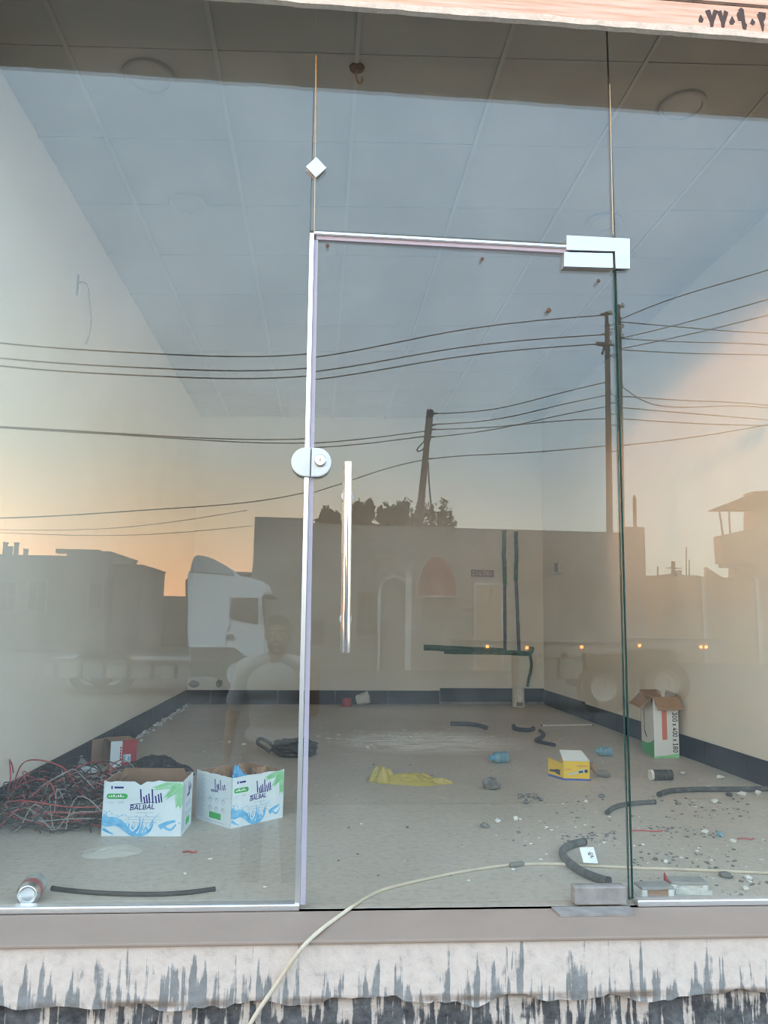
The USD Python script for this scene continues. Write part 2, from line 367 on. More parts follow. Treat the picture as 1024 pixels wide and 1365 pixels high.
# ceiling: panels hung between grid strips
ceil = thing('ceiling', 'suspended ceiling of square grey panels with round lamps', 'ceiling', (0.5, 0.0, 2.95), kind='structure')
gx = [-1.28, -0.99, -0.447, 0.084, 0.646, 1.215, 1.813, 2.39]
gy = [0.02] + [0.29 + 0.56 * k for k in range(11)]
def cslab(x0, x1, y0, y1, lo, hi):
    b = bx(x0, x1, y0, y1, 0, 1)
    b.vertices[:, 2] = np.where(b.vertices[:, 2] > 0.5, hi, lo) + CZ(b.vertices[:, 0])
    return b
lamp_spots = [(-0.72, 0.43), (1.48, 0.53), (-0.725, 1.38), (1.50, 1.525)]
for i in range(len(gx) - 1):
    for j in range(len(gy) - 1):
        y1 = min(gy[j + 1], BY(gx[i]) - 0.005)
        dz = rng.uniform(0, 0.003)
        part('panel', cslab(gx[i] + 0.005, gx[i + 1] - 0.005, gy[j] + 0.002, y1 - 0.002, 0.002 + dz, 0.02), M['ceiling'] if rng.random() < 0.6 else M['ceiling_b'], ceil)
for x in gx[1:-1]:
    part('grid_strip', cslab(x - 0.008, x + 0.008, 0.02, BY(x) - 0.005, -0.003, 0.012), M['tbar'], ceil)
for y in gy[1:]:
    if y < 5.6:
        part('cross_strip', cslab(XL, XR, y - 0.005, y + 0.005, 0.0005, 0.011), M['ceiling'], ceil)
part('deck', cslab(XL - 0.2, XR + 0.2, -0.02, 6.2, 0.03, 0.12), M['dark'], ceil)
names = ['round ceiling lamp at the upper left, nearest the glass', 'round ceiling lamp at the upper right, nearest the glass', 'round ceiling lamp deeper inside on the left', 'round ceiling lamp deeper inside on the right']
for (x, y), nm in zip(lamp_spots, names):
    t = thing('ceiling_lamp', nm, 'ceiling lamp', (x, y, CZ(x)))
    part('rim', lathe([(0.078, 0.004), (0.098, 0.004), (0.098, -0.012), (0.092, -0.018), (0.082, -0.018), (0.078, -0.010), (0.078, 0.004)], 40), M['ceiling_b'], t, world=False, smooth=30)
    part('diffuser', lathe([(0.0, -0.004), (0.078, -0.004), (0.078, -0.010), (0.05, -0.013), (0.0, -0.014)], 40), M['ceiling'], t, world=False, smooth=30)
p = onpl(476, 90, (-1.28, 0, 2.90), np.array([-0.049, 0, 1.0]))
t = thing('ceiling_hook', 'small rusty hook with a wire end hanging from the ceiling', 'hook', (p[0], p[1], CZ(p[0])))
part('plate', lathe([(0, 0), (0.03, 0), (0.028, -0.006), (0.01, -0.012), (0, -0.012)], 20), M['rust'], t, world=False, smooth=30)
part('hook', tube(spline([(0, 0, -0.01), (0, 0, -0.05), (0.012, 0, -0.068), (0.022, 0, -0.055), (0.02, 0, -0.04)], 24), 0.004, 8), M['silicone_orange'], t, world=False, smooth=40)

# skirting of dark tiles
def skirting(name, label, segs):
    t = thing(name, label, 'baseboard', segs[0][0], kind='structure')
    for (a, b, n, h, z0) in segs:
        a, b, n = (np.array(q, float) for q in (a, b, n))
        d = (b - a); L = np.linalg.norm(d); d /= L
        e = bevel_box(0, L - 0.003, 0, 0.012, 0, h, 0.002, 6)
        e.vertices = a + e.vertices[:, :1] * d + e.vertices[:, 1:2] * n + e.vertices[:, 2:3] * np.array([0, 0, 1.0]) + np.array([0, 0, z0])
        if np.dot(np.cross(d, n), [0, 0, 1]) < 0:
            e.invert()
        part('tile', e, M['base'], t)
    return t
seg = []
ys = [0.03, 0.52, 1.06, 1.642, 2.2, 2.76, 3.32, 3.88, 4.44, 5.0, 5.56]
skirting('baseboard_left', 'row of charcoal skirting tiles along the left wall', [((XL, ys[k], 0), (XL, ys[k + 1], 0), (1, 0, 0), 0.14, 0) for k in range(len(ys) - 1)])
ys = [0.03, 0.42, 0.91, 1.40, 1.888, 2.372, 2.856, 3.34, 3.83, 4.615, 5.10, 5.60, 5.88]
skirting('baseboard_right', 'row of charcoal skirting tiles along the right wall', [((XR, ys[k], 0), (XR, ys[k + 1], 0), (-1, 0, 0), 0.135 if k < 9 else 0.15, 0) for k in range(len(ys) - 1)])
bn = np.array([0.08, -1, 0.0]); bn /= np.linalg.norm(bn)
xs = [XL, -1.05, -0.393, 0.18, 0.72, 1.26]
segs = [((xs[k], BY(xs[k]), 0), (xs[k + 1], BY(xs[k + 1]), 0), bn, 0.135, 0) for k in range(5)]
xs = [1.262, 1.80, 2.14, 2.385]
segs += [((xs[k], BY(xs[k]), 0), (xs[k + 1], BY(xs[k + 1]), 0), bn * 1.3, 0.135, 0.027) for k in range(3)]
skirting('baseboard_back', 'row of charcoal skirting tiles along the back wall, raised at the right', segs)
e = bx(1.262, 2.385, -0.05, 0, 0, 0.027); e.vertices[:, 1] += BY(e.vertices[:, 0])
single('mortar_bed', e, M['concrete'], 'strip of rough grey mortar under the raised back skirting', 'mortar', kind='structure')

# ------------------------------------------------------------------ the front: plinth, sill, jambs, lintel
YF = -0.235
single('trim_1', bevel_box(-3.2, 4.6, YF, 0.0, -0.010, 0.0, 0.003), M['sill'], 'smooth grey sill in front of the glass', 'sill', kind='structure')
YL = -0.20
ZL = on(1024, 52, 1, YL)[2]
jl, jr = bx(-4.2, -1.22, YL, 0.05, 0.0, ZL + 1.2), bx(2.36, 5.2, YL, 0.05, 0.0, ZL + 1.2)
wf = thing('wall_front', 'plastered street front either side of the glass', 'wall', (-1.22, -0.22, 0), kind='structure')
part('jamb', jl, M['facade'], wf); part('jamb', jr, M['facade'], wf)
part('upper_wall', bx(-1.22, 2.36, -0.13, 0.05, 3.06, ZL + 1.2), M['facade'], wf)
lt = thing('trim_2', 'pinkish streaked lintel with black painted digits above the glass', 'lintel', (0.5, -0.22, ZL), kind='structure')
z_gr = on(1010, 9, 1, YL)[2]
part('beam', bx(-4.2, 5.2, YL, YL + 0.022, ZL + 0.01, z_gr), M['lintel'], lt)
part('upper_course', bx(-4.2, 5.2, YL - 0.003, YL + 0.022, z_gr + 0.005, ZL + 1.2), M['lintel'], lt)
q = np.linspace(-1.6, 2.8, 300)
ztop = ZL + 0.022 + 0.012 * (meshkit.fbm(np.stack([q * 9, q * 0, q * 0], 1), 4, 3) - 0.5)
zbot = ZL + 0.006 * (meshkit.fbm(np.stack([q * 25, q * 0 + 5, q * 0], 1), 4, 4) - 0.5)
part('rough_edge', extr(Polygon(list(zip(q, ztop)) + list(zip(q[::-1], zbot[::-1]))), XZ(YL + 0.018), 0.0, 0.021), M['lintel_edge'], lt)
# the painted digits on the lintel (given as outlines on its face)
def on_face(pts, y):
    return [tuple(on(a, b, 1, y)[[0, 2]]) for a, b in pts]
glyphs = [
    [[(932, 27), (934, 21), (937, 26), (936, 29), (933, 29)]],
    [[(941, 15), (946, 14), (949, 25), (952, 14), (956, 15), (951, 29), (950, 35), (948, 35), (947, 29)]],
    [[(957, 16), (961, 15), (964, 26), (966, 15), (970, 17), (966, 30), (965, 36), (963, 36), (962, 30)]],
    [[(973, 30), (976, 23), (979, 29), (977, 32), (974, 32)]],
    [[(983, 20), (984, 17), (991, 16), (993, 31), (995, 33), (994, 39), (991, 38), (989, 27), (985, 27)], [(985, 14), (988, 11), (991, 14), (988, 16)]],
    [[(1001, 31), (1003, 26), (1006, 30), (1004, 33)]],
    [[(1010, 20), (1020, 22), (1019, 26), (1017, 29), (1018, 33), (1017, 41), (1015, 34), (1013, 28)], [(1012, 17), (1020, 18), (1020, 20), (1012, 19)]]]
for g in glyphs:
    part('painted_digit', extr(unary_union([Polygon(on_face(s, YL)).buffer(0.0022) for s in g]), XZ(YL), 0.0, 0.0012), M['ink_brown'], lt, label='black stencilled digit with paint runs')
part('painted_line', extr(sbox(-1.5, z_gr - 0.004, 2.8, z_gr + 0.006), XZ(YL + .01), 0.0, 0.012), M['rust'], lt)

pl = thing('wall_plinth', 'whitewashed concrete plinth under the sill with runs of lime and dark rough base', 'plinth', (0.5, YF, -0.85), kind='structure')
zr = on(512, 1334, 1, YF)[2]
part('upper_block', bx(-3.2, 4.6, YF + 0.012, 0.0, zr + 0.025, -0.010), M['concrete'], pl)
gxn = np.arange(-1.3, 2.0, 0.006); gzn = np.arange(zr + 0.02, -0.9, -0.008)
G = np.array([[(x, 0, z) for x in gxn] for z in gzn])
no = meshkit.fbm(G * [14, 1, 14], 5, 9)
top = meshkit.fbm(np.stack([gxn * 9, gxn * 0, gxn * 0], 1), 4, 21)
G[..., 1] = YF + 0.037 - 0.022 * no
for k in range(len(gzn)):
    G[k, :, 2] += np.clip(1 - k / 8, 0, 1) * (top - 0.5) * 0.06
nz, nx = G.shape[:2]
idx = np.arange(nz * nx).reshape(nz, nx)
F4 = np.stack([idx[:-1, :-1], idx[1:, :-1], idx[1:, 1:], idx[:-1, 1:]], -1).reshape(-1, 4)
M['washed'] = washed('lime_washed_face', 1.15, -0.015, zr, 52, 3.6, 0.66, (0.17, 0.163, 0.16), (0.27, 0.26, 0.255), 0.25, 0.85)
M['washed_base'] = washed('lime_washed_base', 0.0, -0.03, zr, 58, 4.0, 0.60, (0.04, 0.038, 0.042), (0.17, 0.163, 0.163), 0.8, 0.6)
part('rough_base', (G.reshape(-1, 3), F4), M['washed_base'], pl, smooth=True)
part('core', bx(-3.2, 4.6, YF + 0.045, 0.0, -0.86, zr), M['dark_concrete'], pl)
q = np.linspace(-1.3, 2.0, 260)
cb = zr - 0.004 + 0.06 * (meshkit.fbm(np.stack([q * 9, q * 0, q * 0], 1), 4, 21) - 0.5)
part('whitewash', extr(Polygon([(q[0], -0.004)] + list(zip(q, cb)) + [(q[-1], -0.004)]), XZ(YF + 0.012), 0.0, 0.004), M['washed'], pl)

# ------------------------------------------------------------------ glass front
T = 0.010
def pane(poly, parent, name='glass', Mx=None):
    e = extr(poly, XZ(T / 2), 0, T)
    if Mx is not None:
        e.apply_transform(Mx)
    return part(name, e, M['glass'], parent)
def slab(poly, y0, y1, Mx=None):
    e = extr(poly, XZ(y1), 0, y1 - y0)
    if Mx is not None:
        e.apply_transform(Mx)
    return e
ZT = 3.03
w1 = thing('window_1', 'large fixed glass pane left of the door in an aluminium channel', 'window', (-0.6, 0, 0), kind='structure')
pane(Polygon([(-1.22, 0.004), (-0.049, 0.004), (-0.066, 2.09), (-0.0705, ZT), (-1.22, ZT)]), w1)
part('edge_profile', slab(Polygon([(-0.049, 0.006), (-0.035, 0.006), (-0.0525, 2.086), (-0.066, 2.086)]), -0.014, 0.006), M['alu'], w1)
e = bevel_box(-1.22, -0.034, -0.022, 0.016, 0.0, 0.020, 0.005, 10)
part('bottom_channel', e, M['alu'], w1, smooth=30)
part('top_channel', bx(-1.22, 2.36, -0.02, 0.02, ZT - 0.01, ZT + 0.04), M['dark'], w1)
w2 = thing('window_2', 'glass pane over the door between two silicone seams', 'window', (0.45, 0, 2.09), kind='structure')
pane(Polygon([(-0.0645, 2.10), (0.957, 2.104), (0.948, ZT), (-0.0675, ZT)]), w2)
part('edge_profile', bevel_box(-0.052, 0.795, -0.014, 0.006, 2.081, 2.094, 0.004, 8), M['alu'], w2)
part('seal_strip', bx(-0.045, 0.80, -0.006, 0.005, 2.068, 2.081), M['seal'], w2)
part('glass_edge', slab(Polygon([(0.9575, 2.10), (0.960, 2.10), (0.951, ZT), (0.9485, ZT)]), -0.005, 0.005), M['seam'], w2)
a, b = on(421.5, 74, 1, -0.006), on(420.5, 190, 1, -0.006); c = on(419, 312, 1, -0.006)
part('silicone_bead', tube(spline([a, (a + b) / 2, b], 12), 0.0026, 6), M['silicone_orange'], w2)
part('silicone_bead', tube(spline([b, c], 8), 0.0015, 6), M['silicone_pale'], w2)
a, b = on(813, 112, 1, -0.006), on(817.5, 313, 1, -0.006)
part('silicone_bead', tube(spline([a, b], 10), 0.0017, 6), M['silicone_pale'], w2)
w3 = thing('window_3', 'large fixed glass pane right of the door in an aluminium channel', 'window', (1.6, 0, 0), kind='structure')
pane(Polygon([(0.966, 0.004), (2.36, 0.004), (2.36, ZT), (0.9525, ZT), (0.963, 2.10)]), w3)
part('glass_edge', slab(Polygon([(0.9632, 0.02), (0.966, 0.02), (0.963, 2.02), (0.9605, 2.02)]), -0.005, 0.005), M['glass_edge'], w3)
part('bottom_channel', bevel_box(0.972, 2.36, -0.022, 0.016, 0.0, 0.020, 0.005, 10), M['alu'], w3, smooth=30)
# point fixings
d = on(421.5, 223, 1, -0.013)
t = thing('glass_connector', 'small diamond steel plate clamping the glass seam above the door', 'glass fitting', (d[0], -0.013, d[2]))
dia = Polygon([(d[0] - 0.034, d[2]), (d[0], d[2] - 0.036), (d[0] + 0.034, d[2]), (d[0], d[2] + 0.036)])
part('front_plate', slab(dia, -0.014, -0.006), M['patch'], t)
part('rear_plate', slab(dia, 0.006, 0.014), M['dusty_steel'], t)
fx = Polygon([(-0.118 + 0.004, 0), (0, 0), (0, -0.055), (0.0, 0)]) if 0 else None
k = lambda x, y: tuple(on(x, y, 1, -0.015)[[0, 2]])
hp = Polygon([k(755.5, 313.5), k(840, 318), k(840, 358), k(821, 357.5), k(820, 335), k(755.5, 333)])
t = thing('hinge_bracket', 'L-shaped steel patch fitting at the top corner over the door', 'glass fitting', (0.9, -0.02, 2.08))
part('front_plate', slab(hp, -0.015, -0.006), M['patch'], t)
part('rear_plate', slab(hp, 0.006, 0.020), M['dusty_steel'], t)
lk = on(414, 616.5, 1, -0.016)
def half(xc, zc, sgn, hw, hh):
    c = affinity.scale(Point(0, 0).buffer(1, 24), hh, hh)
    s = unary_union([affinity.translate(c, sgn * (hw - hh), 0), sbox(min(0, sgn * (hw - hh)), -hh, max(0, sgn * (hw - hh)), hh)])
    return affinity.translate(s.intersection(sbox(0.0, -1, 1, 1) if sgn > 0 else sbox(-1, -1, 0.0, 1)), xc, zc)
def rounded_plate(poly, y0, y1, r=0.003):
    return cat_([slab(poly, y0 + r, y1), slab(poly.buffer(-r * 0.4), y0 + r * 0.4, y0 + r), slab(poly.buffer(-r), y0, y0 + r * 0.4)])
t = thing('lock_keeper', 'half-round steel lock keeper on the pane left of the door', 'lock', (lk[0] - 0.03, -0.016, lk[2]))
part('plate', rounded_plate(half(lk[0] - 0.001, lk[2], -1, 0.059, 0.046), -0.026, -0.004), M['patch'], t)

# the door leaf
dr = thing('door_1', 'frameless glass door with steel pull bar, slightly ajar', 'door', PIVOT, kind='structure')
pane(Polygon([(-0.018, 0.016), (0.952, 0.016), (0.955, 2.066), (-0.040, 2.062)]), dr, Mx=DOOR)
part('seal_strip', slab(Polygon([(-0.033, 0.016), (-0.018, 0.016), (-0.0385, 2.066), (-0.0525, 2.066)]), -0.007, 0.007, DOOR), M['seal'], dr)
part('glass_edge', slab(Polygon([(0.952, 0.016), (0.9545, 0.016), (0.9572, 2.02), (0.955, 2.02)]), -0.005, 0.005, DOOR), M['glass_edge'], dr)
dp = Polygon([k(752.5, 336), k(817, 337.5), k(817.5, 357), k(752, 355)])
part('top_fitting', slab(dp, -0.015, 0.015), M['patch'], dr)
b0, b1 = on(766.5, 1183, 1, -0.022), on(836, 1207, 1, -0.022)
part('bottom_fitting', bevel_box(b0[0], b1[0], -0.022, 0.018, b1[2] + 0.002, b0[2], 0.003), M['dusty_steel'], dr)
lkc = part('lock_case', rounded_plate(half(lk[0] + 0.003, lk[2], 1, 0.062, 0.046), -0.026, -0.004), M['patch'], dr)
cy = on(427, 613.5, 1, -0.032)
part('lock_cylinder', lathe([(0, 0.0), (0.0185, 0.0), (0.0185, 0.010), (0.016, 0.013), (0.0135, 0.013), (0.013, 0.0115), (0, 0.0115)], 32, (cy[0], -0.0255, cy[2]), (0, -1, 0)), M['chrome'], lkc, smooth=30)
part('keyhole', bx(cy[0] - 0.0015, cy[0] + 0.0015, -0.0385, -0.0368, cy[2] - 0.006, cy[2] + 0.006), M['ink_black'], lkc)
h0, h1 = on(464.3, 616, 1, -0.062), on(461, 870, 1, -0.062)
hd = part('pull_bar', cyl(h0, h1, 0.0135, 28), M['chrome'], dr, smooth=30)
part('pull_bar', cyl(h0 * [1, -1, 1], h1 * [1, -1, 1], 0.0135, 28), M['chrome'], dr, smooth=30)
for fr in (0.172, 0.828):
    c = h0 + (h1 - h0) * fr
    part('standoff', cyl((c[0], -0.055, c[2]), (c[0], -0.004, c[2]), 0.009, 20), M['chrome'], dr, smooth=30)
    part('standoff_washer', cyl((c[0], -0.014, c[2]), (c[0], -0.004, c[2]), 0.019, 28), M['patch'], dr, smooth=30)
    part('standoff', cyl((c[0], 0.055, c[2]), (c[0], 0.004, c[2]), 0.009, 20), M['chrome'], dr, smooth=30)
for x, y, r in ((436.5, 327.5, 0.006), (643, 345, 0.006), (798, 374.5, 0.006), (732, 413.5, 0.008)):
    c = on(x, y, 1, -0.006)
    e = trimesh.creation.icosphere(2, 1.0); e.vertices = e.vertices * [r, 0.004, r] * (1 + 0.25 * (meshkit.noise(e.vertices * 2.3 + x, 1)[:, None] - 0.5)) + [c[0], -0.0065, c[2]]
    part('mud_spot', e, M['mud'], dr, label='speck of dried mud on the glass')
q4 = [fl(735, 1210, 0.003), fl(840, 1209, 0.003), fl(846, 1219.5, 0.003), fl(747, 1221, 0.003)]
single('floor_plate', extr(Polygon([v[:2] for v in q4]), ((0, 0, 0.0), (1, 0, 0), (0, 1, 0), (0, 0, 1)), 0.0005, 0.006), M['dusty_steel'], 'thin dusty steel floor plate under the door hinge on the sill', 'floor plate')
#PART2
# ------------------------------------------------------------------ things lying in the shop
Z3 = np.array([0, 0, 1.0])
def text_on(txt, frame, x, y, h, d0=0.0004, depth=0.0006, bold=False, skew=0.0, rot=0.0, sx=1.0):
    t = meshkit.text_mesh(txt, h, depth, bold)
    v = t.vertices.copy()
    a, b = v[:, 0] * sx + skew * v[:, 1], v[:, 1]
    c, s = math.cos(rot), math.sin(rot)
    a, b = x + c * a - s * b, y + s * a + c * b
    o, u, w, n = (np.asarray(q, float) for q in frame)
    t.vertices = o + a[:, None] * u + b[:, None] * w + (v[:, 2:3] + d0) * n
    return t
def ink(poly, frame, d=0.0004, th=0.0005):
    return extr(poly, frame, d, d + th)
def S(W, H):
    return lambda pts: Polygon([(x * W, y * H) for x, y in pts])
def blob(pts, w, W, H):
    return LineString([(x * W, y * H) for x, y in spline(np.c_[np.array(pts), np.zeros(len(pts))], 30)[:, :2]]).buffer(w * H, cap_style='round')
def taper(pts, w0, w1, W, H, n=24):
    q = spline(np.c_[np.array(pts, float), np.zeros(len(pts))], n)[:, :2] * [W, H]
    t = np.gradient(q, axis=0); t /= np.linalg.norm(t, axis=1, keepdims=True) + 1e-9
    nn = np.c_[-t[:, 1], t[:, 0]] * (np.linspace(w0, w1, n)[:, None] * H)
    return Polygon(np.vstack([q + nn, (q - nn)[::-1]])).buffer(0)

def print_long(par, fr, W, H):
    bars = [(0.455, 0.62, 0.86), (0.50, 0.60, 0.72), (0.53, 0.60, 0.75), (0.56, 0.60, 0.78), (0.60, 0.60, 0.86), (0.645, 0.60, 0.74), (0.68, 0.61, 0.77), (0.71, 0.62, 0.79)]
    part('logo_bars', ink(unary_union([S(W, H)([(x + .018, a), (x + .036, a), (x + .018, b), (x, b)]) for x, a, b in bars] + [taper([(0.34, .57), (.5, .60), (.66, .625)], .008, .003, W, H)]), fr), M['ink_navy'], par)
    part('brand_name', text_on('BALBAL', fr, 0.335 * W, 0.475 * H, 0.088 * H, bold=True, skew=0.18, rot=0.05, sx=1.35 * (W * 0.30 / H) / 0.47 * 0.80), M['ink_navy'], par)
    part('green_pill', ink(LineString([(.075 * W, .727 * H), (.275 * W, .727 * H)]).buffer(0.048 * H), fr), M['ink_green'], par)
    part('pill_text', ink(unary_union([sbox(W * (.07 + .028 * j), .712 * H, W * (.089 + .028 * j), (.735 + .012 * (j % 3)) * H) for j in range(7)]), fr, 0.0009), M['paper'], par)
    part('small_print', ink(unary_union([S(W, H)([(a, y), (b, y), (b, y + .012), (a, y + .012)]) for a, b, y in ((.42, .64, .425), (.30, .74, .345), (.28, .76, .295), (.4, .7, .24), (.07, .13, .605), (.19, .26, .60), (.19, .26, .625))]), fr), M['ink_pale'], par)
    part('badge', ink(unary_union([S(W, H)([(.095, .86), (.115, .86), (.115, .915), (.095, .915)]), S(W, H)([(.135, .87), (.25, .87), (.25, .905), (.135, .905)])]), fr), M['ink_navy'], par)
    spl = [taper([(.0, .32), (.06, .26), (.14, .27), (.24, .22), (.34, .09), (.44, .02), (.5, .02)], .10, .025, W, H), taper([(.46, .02), (.56, .06), (.62, .15), (.64, .30)], .04, .008, W, H),
           taper([(.40, .05), (.46, .15), (.47, .36)], .03, .006, W, H), taper([(.47, .04), (.50, .18), (.52, .33)], .02, .005, W, H), taper([(.02, .30), (.03, .40)], .06, .01, W, H), taper([(.02, .14), (.10, .07), (.15, .04)], .03, .01, W, H),
           taper([(.60, .18), (.66, .34), (.72, .42)], .012, .004, W, H), taper([(.12, .28), (.22, .36), (.28, .40)], .012, .005, W, H), taper([(.72, .16), (.82, .24), (.92, .28)], .05, .02, W, H),
           taper([(.76, .2), (.86, .12), (.93, .22)], .03, .012, W, H)]
    gs = np.random.default_rng(17)
    for j in range(26):
        c = np.array([gs.uniform(.02, .62), 0]); c[1] = .30 - .45 * c[0] + gs.uniform(-.03, .03) if c[0] < .5 else .06 + gs.uniform(0, .06); c[1] = max(c[1], .02)
        d = np.array([gs.uniform(-.05, .07), gs.uniform(.05, .17)]); spl.append(taper([c, c + d * .5 + [gs.uniform(-.01, .01), 0], c + d], gs.uniform(.008, .02), .003, W, H, 8))
    spl += [Point(x * W, y * H).buffer(.010 * H) for x, y in gs.uniform([.03, .15], [.62, .46], (14, 2))]
    spl += [Point(x * W, y * H).buffer(.012 * H) for x, y in ((.09, .45), (.12, .41), (.30, .38), (.66, .26), (.97, .24), (.55, .38))]
    cl = sbox(0.003 * W, 0.004 * H, 0.997 * W, 0.99 * H)
    part('water_splash', ink(unary_union(spl).intersection(cl), fr), M['ink_blue'], par)
    lv = []
    for a, b in (((.99, .99), (.66, .88)), ((.99, .97), (.80, .72)), ((.99, .92), (.95, .55))):
        a, b = np.array(a), np.array(b); d = b - a; nn = np.array([-d[1], d[0]])
        for k in range(13):
            c = a + d * (0.08 + 0.07 * k)
            for s in (-1, 1):
                lv.append(taper([c, c + d * .10 + s * nn * .16 * (1 - k / 17), c + d * .24 + s * nn * .24 * (1 - k / 17)], .009, .003, W, H, 8))
    part('printed_leaves', ink(unary_union(lv).intersection(cl), fr), M['ink_leaf'], par)

def print_short(par, fr, W, H):
    bars = [(0.52, 0.70, 0.90), (0.58, 0.70, 0.80), (0.62, 0.70, 0.82), (0.67, 0.70, 0.90), (0.74, 0.71, 0.81), (0.79, 0.72, 0.83)]
    part('logo_bars', ink(unary_union([S(W, H)([(x + .02, a), (x + .04, a), (x + .02, b), (x, b)]) for x, a, b in bars]), fr), M['ink_navy'], par)
    part('brand_name', text_on('BALBAL', fr, 0.43 * W, 0.635 * H, 0.05 * H, bold=True, skew=0.15, rot=0.05, sx=1.0), M['ink_navy'], par)
    part('green_pill', ink(S(W, H)([(.42, .12), (.72, .12), (.72, .22), (.42, .22)]).buffer(.012 * H), fr), M['ink_green'], par)
    ic = []
    for x in (.42, .60, .78):
        for y in (.48, .31):
            p = Point(x * W, y * H).buffer(.055 * H, 12)
            ic += [p.difference(Point(x * W, y * H).buffer(.044 * H, 12)), taper([(x - .04, y - .02), (x, y + .035), (x + .04, y - .02)], .012, .012, W, H, 8)]
    part('printed_icon', ink(unary_union(ic), fr), M['ink_pale'], par)
    part('text_column', ink(unary_union([S(W, H)([(.03, y), (.26 - .05 * (k % 3 == 0), y), (.26 - .05 * (k % 3 == 0), y + .012), (.03, y + .012)]) for k, y in enumerate(np.arange(.08, .92, .03))] + [S(W, H)([(.3, .05), (.85, .05), (.85, .062), (.3, .062)])]), fr), M['ink_pale'], par)

def carton(name, label, o, ang, W, D, H, prints, notch=0.0, seed=1, inside=True):
    u = np.array([math.cos(ang), math.sin(ang), 0]); v = np.array([-math.sin(ang), math.cos(ang), 0]); o = np.array(o, float)
    t = thing(name, label, 'carton', o, 0)
    q = np.random.default_rng(seed)
    def ragged(L, a=0.004, nt=None):
        s = np.linspace(0, L, 14); h = H + q.normal(0, a, 14)
        if nt:
            h[int(14 * nt)] -= 0.012
        return Polygon([(0, 0), (L, 0)] + list(zip(s[::-1], h[::-1])))
    fr = {'front': (o, u, Z3, -v), 'right': (o + u * W, v, Z3, u), 'back': (o + u * W + v * D, -u, Z3, v), 'left': (o + v * D, -v, Z3, -u)}
    for k, L in (('front', W), ('right', D), ('back', W), ('left', D)):
        pg = ragged(L, 0.0012, 0.45 if k == 'front' and notch else None)
        p = part('side_panel', extr(pg, fr[k], -0.002, 0.0), M['card_white'], t)
        part('lining', extr(pg.intersection(sbox(0.0035, 0, L - 0.0035, 9)), fr[k], -0.0045, -0.0021), M['card_brown'], p)
        for nm, side in prints:
            if side == k:
                (print_long if nm == 'long' else print_short)(p, fr[k], L, H)
    part('bottom', extr(sbox(.004, .004, W - .004, D - .004), (o, u, v, Z3), 0.001, 0.004), M['card_brown'], t)
    return t, u, v, o

HA = on(137, 1041, 1, 0.806)[2]
tA, uA, vA, oA = carton('water_carton', 'open white and blue water bottle carton standing square to the glass, left of the pair', (-0.815, 0.80, 0), -0.03, 0.305, 0.20, HA, (('long', 'front'), ('short', 'right')), notch=1, seed=3)
tB, uB, vB, oB = carton('water_carton', 'open white and blue water bottle carton turned corner-on, right of the pair', (-0.334, 0.899, 0), math.radians(43), 0.275, 0.245, HA * 0.97, (('long', 'front'), ('short', 'left')), seed=5)
tag(tA, group=None)
# a folded flap inside the left carton, crumpled paper and film inside the right one
part('flap', extr(Polygon([(0.0, 0.0), (0.30, 0.0), (0.27, 0.09), (0.03, 0.09)]), (oA + vA * 0.19 + Z3 * (HA - 0.06) + uA * 0.003, uA, Z3 * 0.9 - vA * 0.25, -vA), 0.0, 0.003), M['card_brown'], tA)
part('flap', extr(Polygon([(0.0, 0.0), (0.17, 0.0), (0.15, 0.07), (0.02, 0.07)]), (oA + uA * 0.006 + vA * 0.01 + Z3 * (HA - 0.06), vA, Z3 * 0.75 + uA * 0.55, uA), 0.0, 0.003), M['card_brown'], tA)
def crumple(c, s, seed, sc=(1, 1, 0.6), n=3, amp=0.5, freq=2.2):
    e = trimesh.creation.icosphere(n, 1.0)
    nn = meshkit.fbm(e.vertices * freq + seed * 7.3, 4, seed)
    rid = np.abs(meshkit.noise(e.vertices * freq * 1.7 + seed, seed + 9) - 0.5) * 2
    e.vertices = e.vertices * (1 + amp * (nn - 0.5) * 2 - amp * 0.5 * rid)[:, None] * np.array(sc) * s + np.asarray(c, float)
    return e
cB = oB + uB * 0.13 + vB * 0.12
for k, (du, dv, mm, s) in enumerate(((-0.045, -0.055, 'blue_plastic', 0.052), (0.075, -0.035, 'card_brown', 0.055), (0.06, 0.07, 'card_brown', 0.050), (-0.06, 0.06, 'card_brown', 0.050))):
    nm, lb, ct = (('plastic_wad', 'crumpled blue plastic film stuffed in the right-hand water carton', 'film') if mm == 'blue_plastic' else ('paper_wad', ('crumpled brown paper at the front right inside the right water carton', 'crumpled brown paper at the back right inside the right water carton', 'crumpled brown paper at the back left inside the right water carton')[k - 1], 'paper'))
    c = cB + uB * du + vB * dv
    e = crumple((c[0], c[1], 0), s, k + 3, (0.9, 0.9, 1.6), amp=0.55)
    e.vertices[:, 2] += HA * 1.04 - e.bounds[1, 2] + (0.015 if k == 0 else 0)
    base = e.vertices[:, 2].min(); zt = e.vertices[:, 2].max()
    e.vertices[:, 2] = 0.0045 + (e.vertices[:, 2] - base) * (zt - 0.0045) / (zt - base)
    single(nm, e, M[mm], lb, ct)

